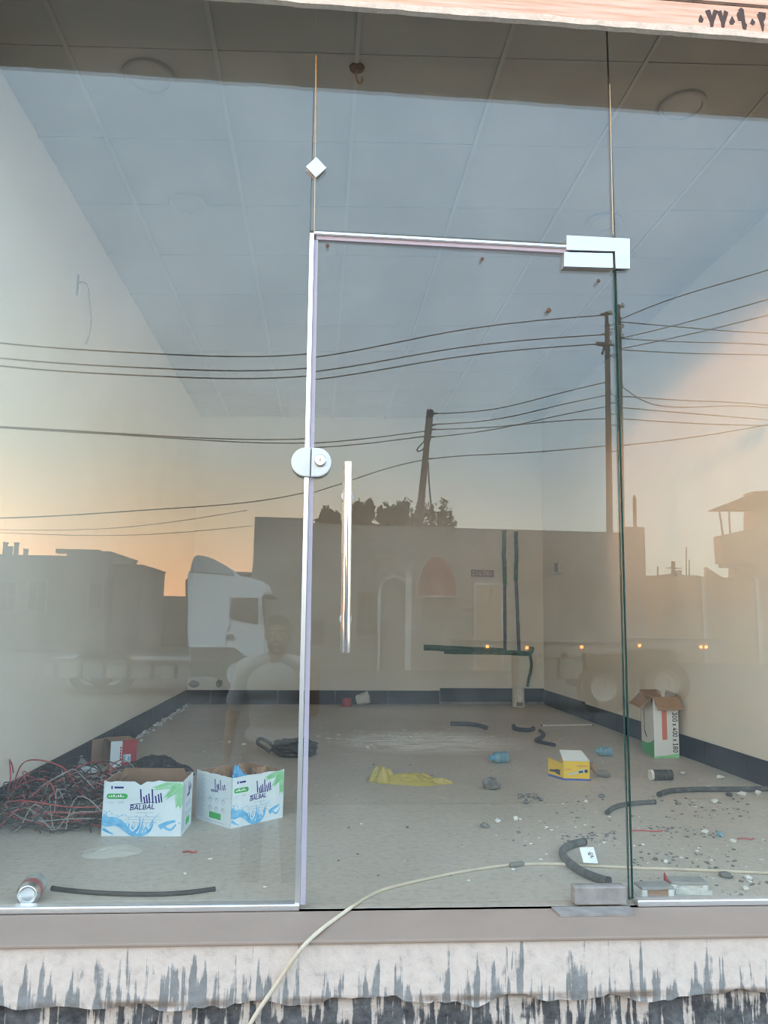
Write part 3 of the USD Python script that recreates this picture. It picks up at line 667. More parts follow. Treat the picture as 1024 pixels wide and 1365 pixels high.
# red and white carton on its side by the left wall
o = np.array([-1.195, 2.20, 0.0]); ang = math.radians(8)
u = np.array([math.cos(ang), math.sin(ang), 0]); v = np.array([-math.sin(ang), math.cos(ang), 0])
p0, p1 = fl(146, 1025), fl(181, 1022); u = (p1 - p0) / np.linalg.norm(p1 - p0); v = np.array([-u[1], u[0], 0]); W = np.linalg.norm(p1 - p0); H = on(163, 988, 1, p0[1])[2]
t = thing('red_carton', 'red and white carton lying open beside the left wall', 'carton', p0)
fr = (p0, u, Z3, -v)
fp = part('front_panel', extr(sbox(0, 0, W, H), fr, -0.003, 0), M['card_white'], t)
part('red_field', ink(sbox(W * .44, 0.002, W, H), fr), M['ink_red'], fp)
part('lettering', ink(unary_union([sbox(W * .36, H * a, W * .42, H * (a + .07)) for a in (.3, .4, .5, .6, .7)]), fr), M['ink_red'], fp)
part('picture', ink(sbox(W * .50, H * .2, W * .78, H * .48), fr, 0.0009), M['paper'], fp)
part('picture_print', ink(unary_union([sbox(W * .52, H * .22, W * .58, H * .46), sbox(W * .66, H * .24, W * .74, H * .4)]), fr, 0.0014), M['ink_blue'], fp)
D2 = 0.16
part('back_panel', extr(sbox(0, 0, W, H), (p0 + v * D2, u, Z3, -v), -0.003, 0), M['card_brown'], t)
part('top_panel', extr(sbox(0, 0, W, D2), (p0 + Z3 * H, u, v, Z3), -0.003, 0), M['card_brown'], t)
part('bottom_panel', extr(sbox(0, 0, W, D2), (p0, u, v, Z3), 0, 0.003), M['card_brown'], t)
part('side_panel', extr(sbox(0, 0, D2, H), (p0 + u * W, v, Z3, u), -0.003, 0), M['ink_red'], t)
part('flap', extr(Polygon([(0, 0), (0.11, 0.0), (0.11, H * .92), (0, H * .98)]), (p0 - u * 0.002 + v * D2, -u * 0.97 - v * 0.1, Z3, v), -0.003, 0), M['card_brown'], t)
c = (p0 + v * 0.08 - u * 0.06); 
# grey crumpled bag left of it, blue strip
g = fl(92, 1030)
single('grey_bag', crumple((g[0], g[1], 0.05), 0.075, 11, (1.1, 0.7, 0.7), amp=0.5), mat('grey_film', (0.24, 0.24, 0.25), 0.4), 'crumpled grey plastic bag by the left wall behind the wires', 'plastic bag')
a = fl(110, 1027); e = bevel_box(-0.055, 0.055, -0.02, 0.02, 0, 0.03, 0.004, 6); e.apply_transform(trimesh.transformations.rotation_matrix(-0.15, [0, 0, 1])); e.apply_translation(a + [0.03, -0.05, 0])
single('blue_foam_strip', e, M['card_white'], 'pale blue-white foam block lying by the red carton', 'foam block')
# dark plastic scrap behind the left carton
a, b = fl(181, 1031), fl(236, 1029)
def cloth(c, L, Wd, seed, h, n=26, ang=0.0, sharp=1.0):
    x, y = np.meshgrid(np.linspace(-1, 1, n), np.linspace(-1, 1, n), indexing='ij')
    P = np.stack([x, y, 0 * x], -1).reshape(-1, 3)
    nn = meshkit.fbm(P * 1.9 + seed * 3.1, 4, seed).reshape(n, n); rid = 1 - np.abs(meshkit.fbm(P * 1.6 + seed, 3, seed + 4).reshape(n, n) * 2 - 1) * 2
    edge = 0.72 + 0.5 * meshkit.noise(np.stack([np.arctan2(y, x) * 1.6, 0 * x, 0 * x], -1).reshape(-1, 3) + seed, seed).reshape(n, n)
    rr = np.maximum(np.abs(x), np.abs(y)) + 1e-6; rad = np.hypot(x, y) + 1e-6
    X, Y = x * rr / rad * edge * L / 2, y * rr / rad * edge * Wd / 2
    Z = np.clip(h * ((0.55 * nn + 0.45 * np.clip(rid, 0, 1) * sharp) * (1 - rr ** 3)), 0, None) + 0.003
    cs, sn = math.cos(ang), math.sin(ang)
    top = np.stack([c[0] + cs * X - sn * Y, c[1] + sn * X + cs * Y, c[2] + Z], -1).reshape(-1, 3)
    bot = top.copy(); bot[:, 2] = np.maximum(c[2] + 0.0005, top[:, 2] - 0.003)
    i = np.arange(n * n).reshape(n, n)
    q = np.stack([i[:-1, :-1], i[1:, :-1], i[1:, 1:], i[:-1, 1:]], -1).reshape(-1, 4)
    b = np.concatenate([i[0, :], i[1:, -1], i[-1, -2::-1], i[-2:0:-1, 0]])
    bq = np.stack([b, np.roll(b, -1), np.roll(b, -1) + n * n, b + n * n], -1)
    f = np.vstack([q, q[:, ::-1] + n * n, bq[:, ::-1]])
    f = np.vstack([f[:, [0, 1, 2]], f[:, [0, 2, 3]]])
    return trimesh.Trimesh(np.vstack([top, bot]), f, process=False)
t = thing('dark_bag', 'dark crumpled plastic sack on the floor behind the left water carton', 'plastic bag', (a + b) / 2)
part('sheet', cloth((a + b) / 2 + [0.02, 0, 0], 0.46, 0.30, 5, 0.12), M['black_bag'], t, smooth=40)
for px_, hh in (((184, 1028), ((183, 1014),)), ((212, 1027), ((217, 1012),))):
    c0 = fl(*px_, 0.03); c1 = on(*hh[0], 1, c0[1] - 0.03)
    part('knot_end', tube(spline([c0 + [0, 0, -0.01], (c0 + c1) / 2 + [0.012, 0, 0.0], c1], 10), np.linspace(0.018, 0.007, 10), 8), M['black_bag'], t, smooth=40)

# black sack with a loop handle by the door stile
a = fl(383, 1011)
t = thing('black_sack', 'black sagging bag with a loop handle on the floor behind the door edge', 'bag', a)
e = crumple((a[0] + 0.045, a[1] + 0.08, 0.05), 0.125, 4, (1.15, 0.75, 0.55), n=4, amp=0.35, freq=1.8)
e.vertices[:, 2] = np.maximum(e.vertices[:, 2], 0.001)
part('body', e, M['black_bag'], t, smooth=50)
hp_ = [on(x, y, 1, a[1] + 0.02) for x, y in ((360, 1003), (351, 996), (343, 988), (345, 985.5), (354, 987), (362, 992))]
part('handle', tube(spline(hp_, 40), 0.010, 8), M['black_bag'], t, smooth=50)

# wire tangle by the left wall
t = thing('wire_tangle', 'tangled heap of red, black and grey electric wires by the left wall', 'wires', (-1.05, 1.25, 0))
q = np.random.default_rng(12)
for k in range(80):
    mm, r = (('red_wire', 0.0026), ('black_wire', 0.0028), ('black_wire', 0.0025), ('black_wire', 0.0026), ('grey_wire', 0.0023))[k % 5]
    cx, cy_ = q.uniform(-1.22, -0.92), q.uniform(0.92, 1.45)
    n = q.integers(6, 11); ph = q.uniform(0, 6.28); R1, R2 = q.uniform(0.10, 0.26), q.uniform(0.08, 0.28)
    an = ph + np.linspace(0, q.uniform(3.0, 9.5), n)
    hh = 0.15 * max(0.15, 1 - ((cx + 1.1) / 0.34) ** 2 * 0.6)
    P = np.stack([cx + R1 * np.cos(an) + q.normal(0, .04, n), cy_ + R2 * np.sin(an) + q.normal(0, .05, n), np.abs(q.normal(0.35, .35, n)) * hh + 0.005], 1)
    P[:, 0] = np.clip(P[:, 0], -1.25, -0.80); P[:, 1] = np.clip(P[:, 1], 0.83, 1.85); P[0, 2] = P[-1, 2] = 0.006
    c = spline(P, 46); c[:, 2] = np.clip(c[:, 2], 0.005, 0.22); c[:, 0] = np.clip(c[:, 0], -1.26, -0.78)
    part('wire', tube(c, r, 5), M[mm], t, smooth=50)
for k, (pts, mm) in enumerate((([(5, 1090), (20, 1040), (42, 1013), (78, 1020), (100, 1045), (118, 1070)], 'red_wire'), ([(2, 1030), (12, 1014), (14, 1035), (8, 1060)], 'red_wire'), ([(40, 1075), (60, 1045), (85, 1031), (108, 1033), (125, 1050)], 'grey_wire'),
                              ([(75, 1110), (74, 1060), (60, 1040), (30, 1045), (10, 1065)], 'red_wire'), ([(90, 1105), (115, 1100), (133, 1120)], 'black_wire'), ([(0, 1120), (10, 1095), (12, 1082)], 'grey_wire'))):
    P = [on(x, y, 1, 1.0 + 0.12 * math.sin(j * 1.7 + k)) for j, (x, y) in enumerate(pts)]
    P = np.array(P); P[:, 2] = np.maximum(P[:, 2], 0.006); P[:, 0] = np.maximum(P[:, 0], -1.265)
    cc = spline(P, 40); cc[:, 2] = np.maximum(cc[:, 2], 0.006); cc[:, 0] = np.maximum(cc[:, 0], -1.265)
    part('wire', tube(cc, 0.003, 6), M[mm], t, smooth=50)

# drinks can
a, b = fl(34, 1211), fl(33, 1180)
ax = (b - a) / np.linalg.norm(b - a)
t = thing('drink_can', 'dented silver drink can lying on its side at the foot of the glass', 'can', a)
cc = np.array([a[0], 0.033, 0.0335]); ax = np.array([-0.12, 1, 0]); ax /= np.linalg.norm(ax)
prof = [(0.0, 0.010), (0.018, 0.009), (0.0225, 0.004), (0.0245, 0.0), (0.027, 0.001), (0.0325, 0.010), (0.0335, 0.016), (0.0335, 0.104), (0.031, 0.113), (0.0265, 0.118), (0.0255, 0.1175), (0.0245, 0.114), (0.0, 0.113)]
e = lathe(prof, 40, cc, ax)
part('body', e, M['alu'], t, smooth=35)
part('band', lathe([(0.0336, 0.02), (0.0341, 0.021), (0.0341, 0.05), (0.0336, 0.051)], 40, cc, ax), mat('can_red_print', (0.34, 0.07, 0.07), 0.35, 0.4), t, smooth=35)
part('print', lathe([(0.0336, 0.052), (0.034, 0.053), (0.034, 0.10), (0.0336, 0.101)], 40, cc, ax), mat('can_grey_print', (0.40, 0.42, 0.40), 0.35, 0.5, var=0.3, scale=40), t, smooth=35)

def hose(name, label, cat, pts, r, mm, n=50, ends=True, z=None):
    P = np.array([fl(x, y, r) for x, y in pts])
    if z is not None:
        P[:, 2] += np.array(z)
    t = thing(name, label, cat, P[0] * [1, 1, 0])
    c = spline(P, n)
    part('hose', tube(c, r, 12), M[mm], t, smooth=50)
    for e0, e1 in ((c[0], c[1]), (c[-1], c[-2])) if ends else ():
        d = (e0 - e1) / np.linalg.norm(e0 - e1)
        part('cut_end', cyl(e0 - d * 0.006, e0 + d * 0.002, r * 1.06, 12), M['ink_black'], t)
    return t
hose('rubber_strip', 'long thin black rubber strip curved on the floor at the lower left', 'rubber strip', [(70, 1184), (85, 1186), (130, 1190), (185, 1192), (240, 1190.5), (286, 1185)], 0.007, 'rubber')
hose('black_hose', 'thick bent black hose behind the white label near the door hinge', 'hose', [(779, 1122), (762, 1126), (750, 1135), (756, 1147), (775, 1161), (795, 1170), (812, 1175)], 0.014, 'rubber_dusty')
hose('black_hose', 'short black hose end crossing the door edge on the right', 'hose', [(810, 1083), (820, 1076), (836, 1072), (855, 1070), (873, 1069)], 0.011, 'rubber_dusty')
hose('black_hose', 'long black hose on the floor running out at the right', 'hose', [(879, 1059), (890, 1055), (910, 1053), (940, 1052), (985, 1052), (1030, 1051)], 0.013, 'rubber_dusty')
hose('black_hose', 'straight black hose piece far back in the middle of the floor', 'hose', [(601, 964.5), (620, 965), (636, 966.5), (648, 970)], 0.017, 'rubber')
hose('black_hose', 'curved short black hose piece far back, left of the zigzag one', 'hose', [(685, 968), (692, 972), (702, 973), (711, 971)], 0.016, 'rubber')
hose('black_hose', 'zigzag kinked black hose piece far back on the floor', 'hose', [(720, 974), (725, 980), (717, 985), (715, 987), (725, 990), (739, 993)], 0.013, 'rubber')
hose('plank_strip', 'pale thin strip lying far back by the right wall', 'strip', [(722, 967), (750, 966.5), (790, 966)], 0.006, 'plaster')

# cable over the sill
P = [fl(x, y, 0.0055) for x, y in ((1290, 1172), (1100, 1166), (1024, 1163.5), (960, 1161), (900, 1158.5), (850, 1157), (790, 1154), (730, 1151.5), (692, 1152))]
t = thing('cream_cable', 'cream electric cable running along the floor to the right of the taped joint', 'cable', P[-1] * [1, 1, 0])
part('cable', tube(spline(P, 70), 0.0055, 10), M['cream_cable'], t, smooth=50)
P = [fl(x, y, 0.0055) for x, y in ((687, 1152), (640, 1158), (585, 1168), (540, 1178), (505, 1188), (482, 1200), (462, 1214), (440, 1230))] + [fl(418, 1248, 0.006), np.array(on(404, 1262, 1, YF - 0.016)), np.array(on(375, 1303, 1, YF - 0.010)), np.array(on(352, 1336, 1, YF - 0.012)), np.array(on(330, 1372, 1, YF - 0.02)), np.array(on(312, 1420, 1, YF - 0.03))]
t = thing('cream_cable', 'cream cable from the taped joint, under the door and down over the whitewashed plinth', 'cable', P[0] * [1, 1, 0])
part('cable', tube(spline(P, 110), 0.0055, 10), M['cream_cable'], t, smooth=50)
a, b = fl(684, 1153, 0.008), fl(695, 1151.5, 0.008)
part('taped_joint', tube(spline([a - (b - a) * .35, a, (a + b) / 2, b, b + (b - a) * .3], 16), np.array([.0065] + [.009, .0095, .008, .0095, .0085, .0095] * 2 + [.009, .008, .0065]), 10), M['tape'], t, smooth=50)

# white label standing on the floor, right
a = fl(789, 1158)
w, h = 0.052, 0.056
t = thing('paper_label', 'small white paper label with a black printed stamp lying on the hose', 'label', a)
fr = (a + [-0.028, 0, 0.016], (1, 0.05, 0.0), np.array([-0.10, 0.55, 0.82]), np.array([0, -0.83, 0.55]))
lb = part('sheet', extr(Polygon([(0, 0.004), (w, 0), (w + .001, h), (.001, h)]), fr, 0, 0.0008), M['paper'], t)
part('stamp', ink(unary_union([sbox(w * .5, h * .5, w * .58, h * .66), sbox(w * .62, h * .42, w * .84, h * .48), sbox(w * .62, h * .54, w * .68, h * .7), sbox(w * .74, h * .54, w * .8, h * .66), sbox(w * .55, h * .34, w * .72, h * .38)]), fr, 0.0009), M['ink_black'], lb)

M['offcut'] = mat('pale_grey_tile', (0.29, 0.275, 0.26), 0.8, var=0.15, scale=30)
# two broken box-section pieces near the right channel
for (x, y, ang, lab, s) in ((878, 1199, 0.05, 'broken grey tile block with a hollow front, nearest the door hinge', 1.0), (920, 1192, -0.12, 'broken grey tile block with a white torn edge and a dark red end', 1.1)):
    a = fl(x, y); L, Dp, Hh = 0.105 * s, 0.060, 0.036
    t = thing('tile_offcut', lab, 'tile offcut', a, ang)
    part('slab', bevel_box(-L / 2, L / 2, 0.0, Dp, Hh - 0.009, Hh, 0.002, 6), M['offcut'], t, world=False)
    part('leg', bevel_box(-L / 2, -L / 2 + 0.018, 0.0, Dp, 0.0, Hh - 0.008, 0.002, 6), M['plaster'], t, world=False)
    part('leg', bevel_box(L / 2 - 0.018, L / 2, 0.0, Dp, 0.0, Hh - 0.008, 0.002, 6), M['plaster'], t, world=False)
    part('fill', bx(-L / 2 + 0.018, L / 2 - 0.018, 0.006, Dp, 0.0, Hh - 0.009), M['card_brown'] if s == 1.0 else M['plaster'], t, world=False)
    if s > 1:
        part('end_piece', extr(Polygon([(0, 0), (Dp, 0), (Dp * .9, Hh + 0.012), (0.004, Hh * 0.6)]), ((-L / 2 - 0.002, 0, 0), (0, 1, 0), (0, 0, 1), (-1, 0, 0)), 0, 0.004), M['ink_red'], t, world=False)
        tr_ = np.linspace(-L / 2 + .01, L / 2 + .008, 12)
        part('torn_edge', extr(Polygon(list(zip(tr_, 0.012 + 0.012 * np.abs(np.sin(tr_ * 55)))) + [(L / 2 + .008, -0.0), (-L / 2 + .01, 0)]), ((0, -0.003, 0.001), (1, 0, 0), (0, -.3, .95), (0, -1, 0)), 0, 0.006), M['plaster'], t, world=False)

# yellow box
p0, p1, pL = fl(751, 1040), fl(787, 1041), fl(731, 1034)
u = (p1 - p0) / np.linalg.norm(p1 - p0); v = np.array([-u[1], u[0], 0]); W = np.linalg.norm(p1 - p0); H = on(769, 1015, 1, (p0[1] + p1[1]) / 2)[2]
t = thing('yellow_box', 'small yellow cardboard tool box with a blue base and raised white lid', 'box', p0)
fr = (p0, u, Z3, -v); Dp = 0.10
f1 = part('front_panel', extr(sbox(0, 0, W, H), fr, -0.003, 0), M['yellow'], t)
part('base_stripe', ink(sbox(-0.001, 0, W + .001, H * .10), fr, 0.0004, 0.001), M['blue_card'], f1)
part('tool_picture', ink(unary_union([taper([(.18, .30), (.45, .40), (.62, .47)], .04, .05, W, H), taper([(.62, .47), (.85, .52)], .09, .11, W, H)]), fr), M['ink_pale'], f1)
part('tool_grip', ink(unary_union([taper([(.58, .44), (.74, .48)], .05, .06, W, H, 8), Point(.85 * W, .5 * H).buffer(.09 * H)]), fr, 0.0010), M['ink_black'], f1)
part('lettering', ink(unary_union([sbox(W * .52, H * .74, W * .92, H * .79), sbox(W * .08, H * .56, W * .3, H * .60)]), fr), M['ink_coral'], f1)
part('back_panel', extr(sbox(0, 0, W, H), (p0 + v * Dp, u, Z3, -v), -0.003, 0), M['yellow'], t)
part('side_panel', extr(sbox(0, 0, Dp, H), (p0 + u * W, v, Z3, u), -0.003, 0), M['yellow'], t)
part('side_panel', extr(sbox(0, 0, Dp, H), (p0, v, Z3, u), 0, 0.003), M['yellow'], t)
part('bottom', extr(sbox(0, 0, W, Dp), (p0, u, v, Z3), 0, 0.002), M['blue_card'], t)
part('lid', extr(Polygon([(0, 0), (W, 0), (W * .85, .125), (0, .125)]), (p0 + Z3 * (H + .001), u, v * 0.93 + Z3 * 0.30, Z3 * 0.93 - v * 0.3), 0, 0.003), M['paper'], t)
d = (pL - p0); L = np.linalg.norm(d[:2]); d /= np.linalg.norm(d); dn = np.array([d[1], -d[0], 0]); dn *= np.sign(np.dot(dn, [0, -1, 0]))
fr = (p0, d, Z3, dn)
f2 = part('open_flap', extr(Polygon([(0.001, 0), (L, 0), (L * 1.0, H * .98), (L * .35, H * .90), (0.001, H * .85)]), fr, -0.003, 0), M['yellow'], t)
part('base_stripe', ink(sbox(0, 0, L, H * .12), fr, 0.0004, 0.001), M['blue_card'], f2)
part('tool_picture', ink(unary_union([taper([(.9, .32), (.5, .38)], .05, .07, L, H, 8), taper([(.5, .38), (.2, .36)], .10, .15, L, H, 8)]), fr), M['ink_black'], f2)
a = fl(789, 1036, 0.0); b = fl(814, 1037, 0)
t2 = thing('brush_scrap', 'brown bristle scrap lying against the right end of the yellow box', 'brush', a)
part('head', tube(spline([a + [0.004, 0.03, 0.07], a + [0.02, 0.02, 0.045], a + [0.04, 0.0, 0.02]], 16), np.linspace(0.02, 0.014, 16), 8), M['card_brown'], t2, smooth=50)
part('bristles', tube(spline([a + [0.03, 0, 0.022], (a + b) / 2 + [0.01, 0, 0.022], b + [0, 0, 0.012]], 16), np.r_[np.linspace(0.016, 0.020, 12), 0.016, 0.012, 0.008, 0.003], 8), M['tape'], t2, smooth=50)

# tall tile carton by the right wall
p0, p1, pb = fl(873, 1011), fl(906, 1010), fl(856, 998)
u = (p1 - p0) / np.linalg.norm(p1 - p0); v = np.array([-u[1], u[0], 0]); W = np.linalg.norm(p1 - p0); Dp = 0.30; H = on(888, 930, 1, p0[1])[2]
v = (pb - p0); v[2] = 0; v /= np.linalg.norm(v); Dp = np.linalg.norm((pb - p0)[:2])
nf = np.array([u[1], -u[0], 0]); nl = np.array([-v[1], v[0], 0]); nl *= np.sign(np.dot(nl, [-1, 0, 0]))
t = thing('tile_carton', 'tall white tile carton with open brown flaps standing against the right wall', 'carton', p0)
fr = (p0, u, Z3, nf)
f1 = part('front_panel', extr(sbox(0, 0, W, H), fr, -0.004, 0), M['paper'], t)
part('red_label', ink(sbox(W * .33, H * .30, W * .53, H * .78), fr), M['ink_coral'], f1)
part('size_text', text_on('300 x 400 x 180', fr, W * .76, H * .755, 0.034, bold=True, rot=-math.pi / 2, sx=H * .62 / 0.345), M['ink_black'], f1)
part('green_wave', ink(Polygon([(0, 0), (W, 0), (W, .028), (W * .6, .018), (0, .012)]), fr), M['ink_leaf'], f1)
part('stamp_text', ink(unary_union([sbox(W * (.36 + .09 * k), H * .93, W * (.42 + .09 * k), H * .965) for k in range(4)]), fr), M['ink_green'], f1)
fr = (p0 + v * Dp, -v, Z3, nl)
f2 = part('side_panel', extr(sbox(0, 0, Dp, H), fr, -0.004, 0), M['paper'], t)
part('hand_slot', ink(LineString([(Dp * .25, H * .72), (Dp * .27, H * .36), (Dp * .42, H * .28)]).buffer(0.008), fr), M['ink_black'], f2)
part('green_wave', ink(Polygon([(0, 0), (Dp, 0), (Dp, H * .32), (Dp * .8, H * .24), (Dp * .5, H * .18), (0, H * .15)]), fr), M['ink_green'], f2)
part('back_panel', extr(sbox(0, 0, W, H), (p0 + v * Dp, u, Z3, nf), -0.004, 0), M['card_brown'], t)
part('side_panel', extr(sbox(0, 0, Dp, H), (p0 + u * W, v, Z3, -nl), -0.004, 0), M['card_brown'], t)
part('bottom', extr(sbox(0, 0, W, Dp), (p0, u, v, Z3), 0, 0.003), M['card_brown'], t)
pk = p0 + Z3 * H
part('flap', extr(Polygon([(-.004, 0), (W + .004, 0), (W + .012, .088), (.008, .088)]), (pk + nf * 0.003 + Z3 * 0.002, u, nf * 0.45 - Z3 * 0.89, Z3 * .45 + nf * .89), 0, 0.004), M['card_brown'], t)
part('flap', extr(Polygon([(0, 0), (Dp, 0), (Dp * .98, .115), (.02, .115)]), (pk + v * Dp + nl * 0.003, -v, nl * 0.66 - Z3 * 0.62, Z3 * .66 + nl * .62), 0, 0.004), M['card_brown'], t)
part('flap', extr(Polygon([(0, 0), (W, 0), (W * .96, .09), (W * .04, .09)]), (pk + v * Dp, u, v * .95 + Z3 * .10, Z3 * .95 - v * .10), 0, 0.004), M['card_brown'], t)
part('flap', extr(Polygon([(0, 0), (Dp, 0), (Dp * .9, .045), (Dp * .1, .045)]), (pk + u * W, v, Z3 * .45 + u * .1, -u), 0, 0.004), M['card_brown'], t)
part('flap_lining', extr(Polygon([(0.004, -.02), (.05, -.06), (.05, -.004), (.004, -.004)]), (pk + nl * 0.0012, v, Z3, nl), 0, 0.001), M['ink_red'], f2)

# ribbed dark roll with a white end
a, b = fl(868, 1033, 0.028), fl(896, 1033, 0.028)
t = thing('ribbed_roll', 'dark ribbed hose coupling with a white end lying below the tile carton', 'coupling', (a + b) / 2 * [1, 1, 0])
ss = np.linspace(0, 1, 61)
part('sleeve', tube([a + (b - a) * s for s in ss], 0.026 + 0.0022 * np.sign(np.sin(ss * 60)), 18), M['rubber_dusty'], t)
part('end_ring', cyl(a - (b - a) * .06, a + (b - a) * .07, 0.0285, 24), M['plaster'], t, smooth=30)

# yellow film, bottles, stone, cup, pipe stub, paper
a = fl(545, 1044)
t = thing('yellow_bag', 'crumpled translucent yellow plastic bag spread on the floor', 'plastic bag', a)
part('sheet', cloth((a[0] + 0.0, a[1] + 0.02, 0), 0.34, 0.17, 2, 0.06, 34, ang=-.05), M['yellow_bag'], t, smooth=40)
part('gathered_mouth', cloth((a[0] - 0.14, a[1] + 0.05, 0.001), 0.13, 0.14, 9, 0.10, 22), M['yellow_bag'], t, smooth=40)
part('twisted_end', cloth((a[0] + 0.16, a[1] - .01, 0.001), 0.15, 0.05, 8, 0.035, 18), M['yellow_bag'], t, smooth=40)
a = fl(666, 1017)
def bottle(name, label, c, ang, L, r, cap_m):
    t = thing(name, label, 'bottle', c)
    ax = np.array([math.cos(ang), math.sin(ang), 0]); o = np.array([c[0], c[1], r]) - ax * L / 2
    pr = [(0, 0.004), (r * .8, 0), (r, .008)]
    for k in range(7):
        z = L * (.1 + .08 * k); pr += [(r, z), (r * .93, z + L * .02), (r, z + L * .04)]
    pr += [(r, L * .7), (r * .8, L * .82), (r * .42, L * .9), (r * .4, L * .97), (0, L * .97)]
    part('body', lathe(pr, 24, o, ax), M['pet'], t, smooth=40)
    part('cap', lathe([(0, L * .93), (r * .52, L * .93), (r * .52, L * 1.03), (r * .46, L * 1.05), (0, L * 1.05)], 20, o, ax), M[cap_m], t, smooth=30)
bottle('plastic_bottle', 'crushed blue-tinted plastic bottle in the middle of the floor', a, math.radians(200), 0.115, 0.033, 'blue_plastic')
a = fl(806, 1008)
bottle('plastic_bottle', 'small clear blue plastic bottle left of the tile carton', a, math.radians(165), 0.10, 0.030, 'blue_plastic')
a = fl(655, 1053)
single('loose_stone', chunk((a[0], a[1] + 0.02, 0), 0.042, 8, 0.8), M['stone'], 'fist-sized grey stone alone in the middle of the floor', 'stone')
a = fl(462, 942)
t = thing('paper_cup', 'crushed red and white paper cup by the back skirting', 'cup', a)
part('cup', lathe([(0.0, 0), (.045, 0), (.06, .12), (.055, .12), (.042, .006), (0, .006)], 24, a + [0.10, 0, 0.065], (0.9, -0.2, 0.25)), M['plaster'], t, smooth=30)
part('band', lathe([(0.0, 0), (.05, 0), (.045, .08), (0, .08)], 20, a + [0.0, 0, 0.001], (0, 0, 1)), M['ink_red'], t, smooth=30)
a = fl(691, 942)
t = thing('pipe_stub', 'short upright grey-white plastic drain pipe in the back right corner', 'pipe', a)
part('pipe', lathe([(0.0, 0.001), (.062, 0.001), (.062, .185), (.056, .20), (.03, .206), (0, .208)], 32, a, (0, 0, 1)), M['plaster'], t, smooth=35)
part('drain_slot', bx(a[0] - .03, a[0] + .03, a[1] - .065, a[1] - .055, 0.012, 0.05), M['tape'], t)
a = fl(147, 1137)
single('paper_sheet', cloth((a[0], a[1], 0), 0.19, 0.16, 6, 0.022), mat('cream_paper', (0.52, 0.48, 0.42), 0.8), 'flat crumpled cream paper sheet on the floor in front of the wires', 'paper', smooth=40)
for (x, y, ln, lab, ang) in ((253, 1135.5, .05, 'small red wire scrap in front of the water cartons', 0.05), (862, 1107.5, .14, 'thin red wire scrap right of the door edge', 0.0), (995, 1118, .07, 'thin red wire scrap near the right frame edge', -.1)):
    a = fl(x, y, .004)
    single('wire_scrap', tube(spline([a + [-ln / 2, 0, 0], a + [-ln * .1, .008, 0], a + [ln * .2, -.006, 0], a + [ln / 2, .004, 0]], 20), .003, 6), M['red_wire'], lab, 'wire scrap', smooth=40)

# wall details: green pipes, socket, marks
wn = -BN / np.linalg.norm(BN)
def bk(x, y, d=0.0):
    return back(x, y) + wn * d
t = thing('wall_pipes', 'green supply pipes let into the back wall with two risers and a branch', 'pipes', bk(620, 866) * [1, 1, 0] + [0, 0, .55])
def wob(pts, n, a, seed):
    c = spline(pts, n); q = np.random.default_rng(seed); c += np.cumsum(q.normal(0, a, c.shape), 0) * 0.3; return c
part('riser_pipe', tube(wob([bk(672, 707, .004), bk(673, 780, .004)], 20, .004, 1), .022, 8), M['green_pipe'], t, smooth=50)
part('riser_pipe_lower', tube(wob([bk(673, 780, .004), bk(674.5, 868, .004)], 20, .004, 2), .018, 8), M['grey_pipe'], t, smooth=50)
part('riser_pipe', tube(wob([bk(687.5, 709, .004), bk(688, 775, .004)], 20, .004, 3), .022, 8), M['green_pipe'], t, smooth=50)
part('riser_pipe_lower', tube(wob([bk(688, 775, .004), bk(691, 868, .004)], 20, .004, 4), .018, 8), M['grey_pipe'], t, smooth=50)
part('branch_pipe', tube(wob([bk(565, 863, .006), bk(600, 864, .006), bk(676, 867, .006)], 30, .004, 5), .030, 8), M['green_pipe'], t, smooth=50)
part('branch_pipe', tube(wob([bk(592, 868, .006), bk(640, 869.5, .006), bk(704, 871.5, .006)], 30, .004, 6), .026, 8), M['green_pipe'], t, smooth=50)
part('elbow', tube(spline([bk(704, 872, .006), bk(707, 868, .02), bk(708.5, 863, .012)], 12), .026, 8), M['green_pipe'], t, smooth=50)
part('drop_pipe', tube(wob([bk(706, 872, .015), bk(708, 885, .015), bk(706.5, 900, .015), bk(704.5, 914, .012)], 24, .004, 7), .015, 8), M['green_pipe'], t, smooth=50)
for x, y, lab in ((258, 911, 'crumbled plaster hole above the back skirting at the left corner'), (292, 911, 'small crumbled plaster hole above the back skirting')):
    c = bk(x, y, .001)
    e = cloth((0, 0, 0), .10 if x < 280 else .06, .08, int(x), .008, 16)
    e.vertices = c + e.vertices[:, :1] * np.array([wn[1], -wn[0], 0]) * -1 + e.vertices[:, 1:2] * Z3 + e.vertices[:, 2:3] * wn
    single('plaster_mark', e, M['grey_wire'], lab, 'wall mark')
c = on(745, 757, 0, XR)
t = thing('wall_socket', 'small white wall box on the right wall near the back corner', 'socket', c)
part('box', bevel_box(XR - .03, XR, c[1] - .10, c[1] + .10, c[2] - .06, c[2] + .06, .006), M['plaster'], t)
part('socket_plate', bevel_box(XR - .036, XR - .029, c[1] - .06, c[1] + .03, c[2] - .045, c[2] + .045, .003), M['grey_wire'], t)
c = on(103, 381, 0, XL)
t = thing('wall_wire', 'thin grey wire end hanging from a hole high on the left wall', 'wire', c)
part('wire', tube(spline([c + [.005, 0, .02], c + [.02, .02, .03], c + [.02, .14, .0], c + [.02, .20, -.10], c + [.015, .16, -.25]], 30), .004, 6), M['grey_wire'], t, smooth=50)
part('hole', bevel_box(XL, XL + .004, c[1] - .012, c[1] + .012, c[2] - .05, c[2] + .06, .0015), M['stone'], t)

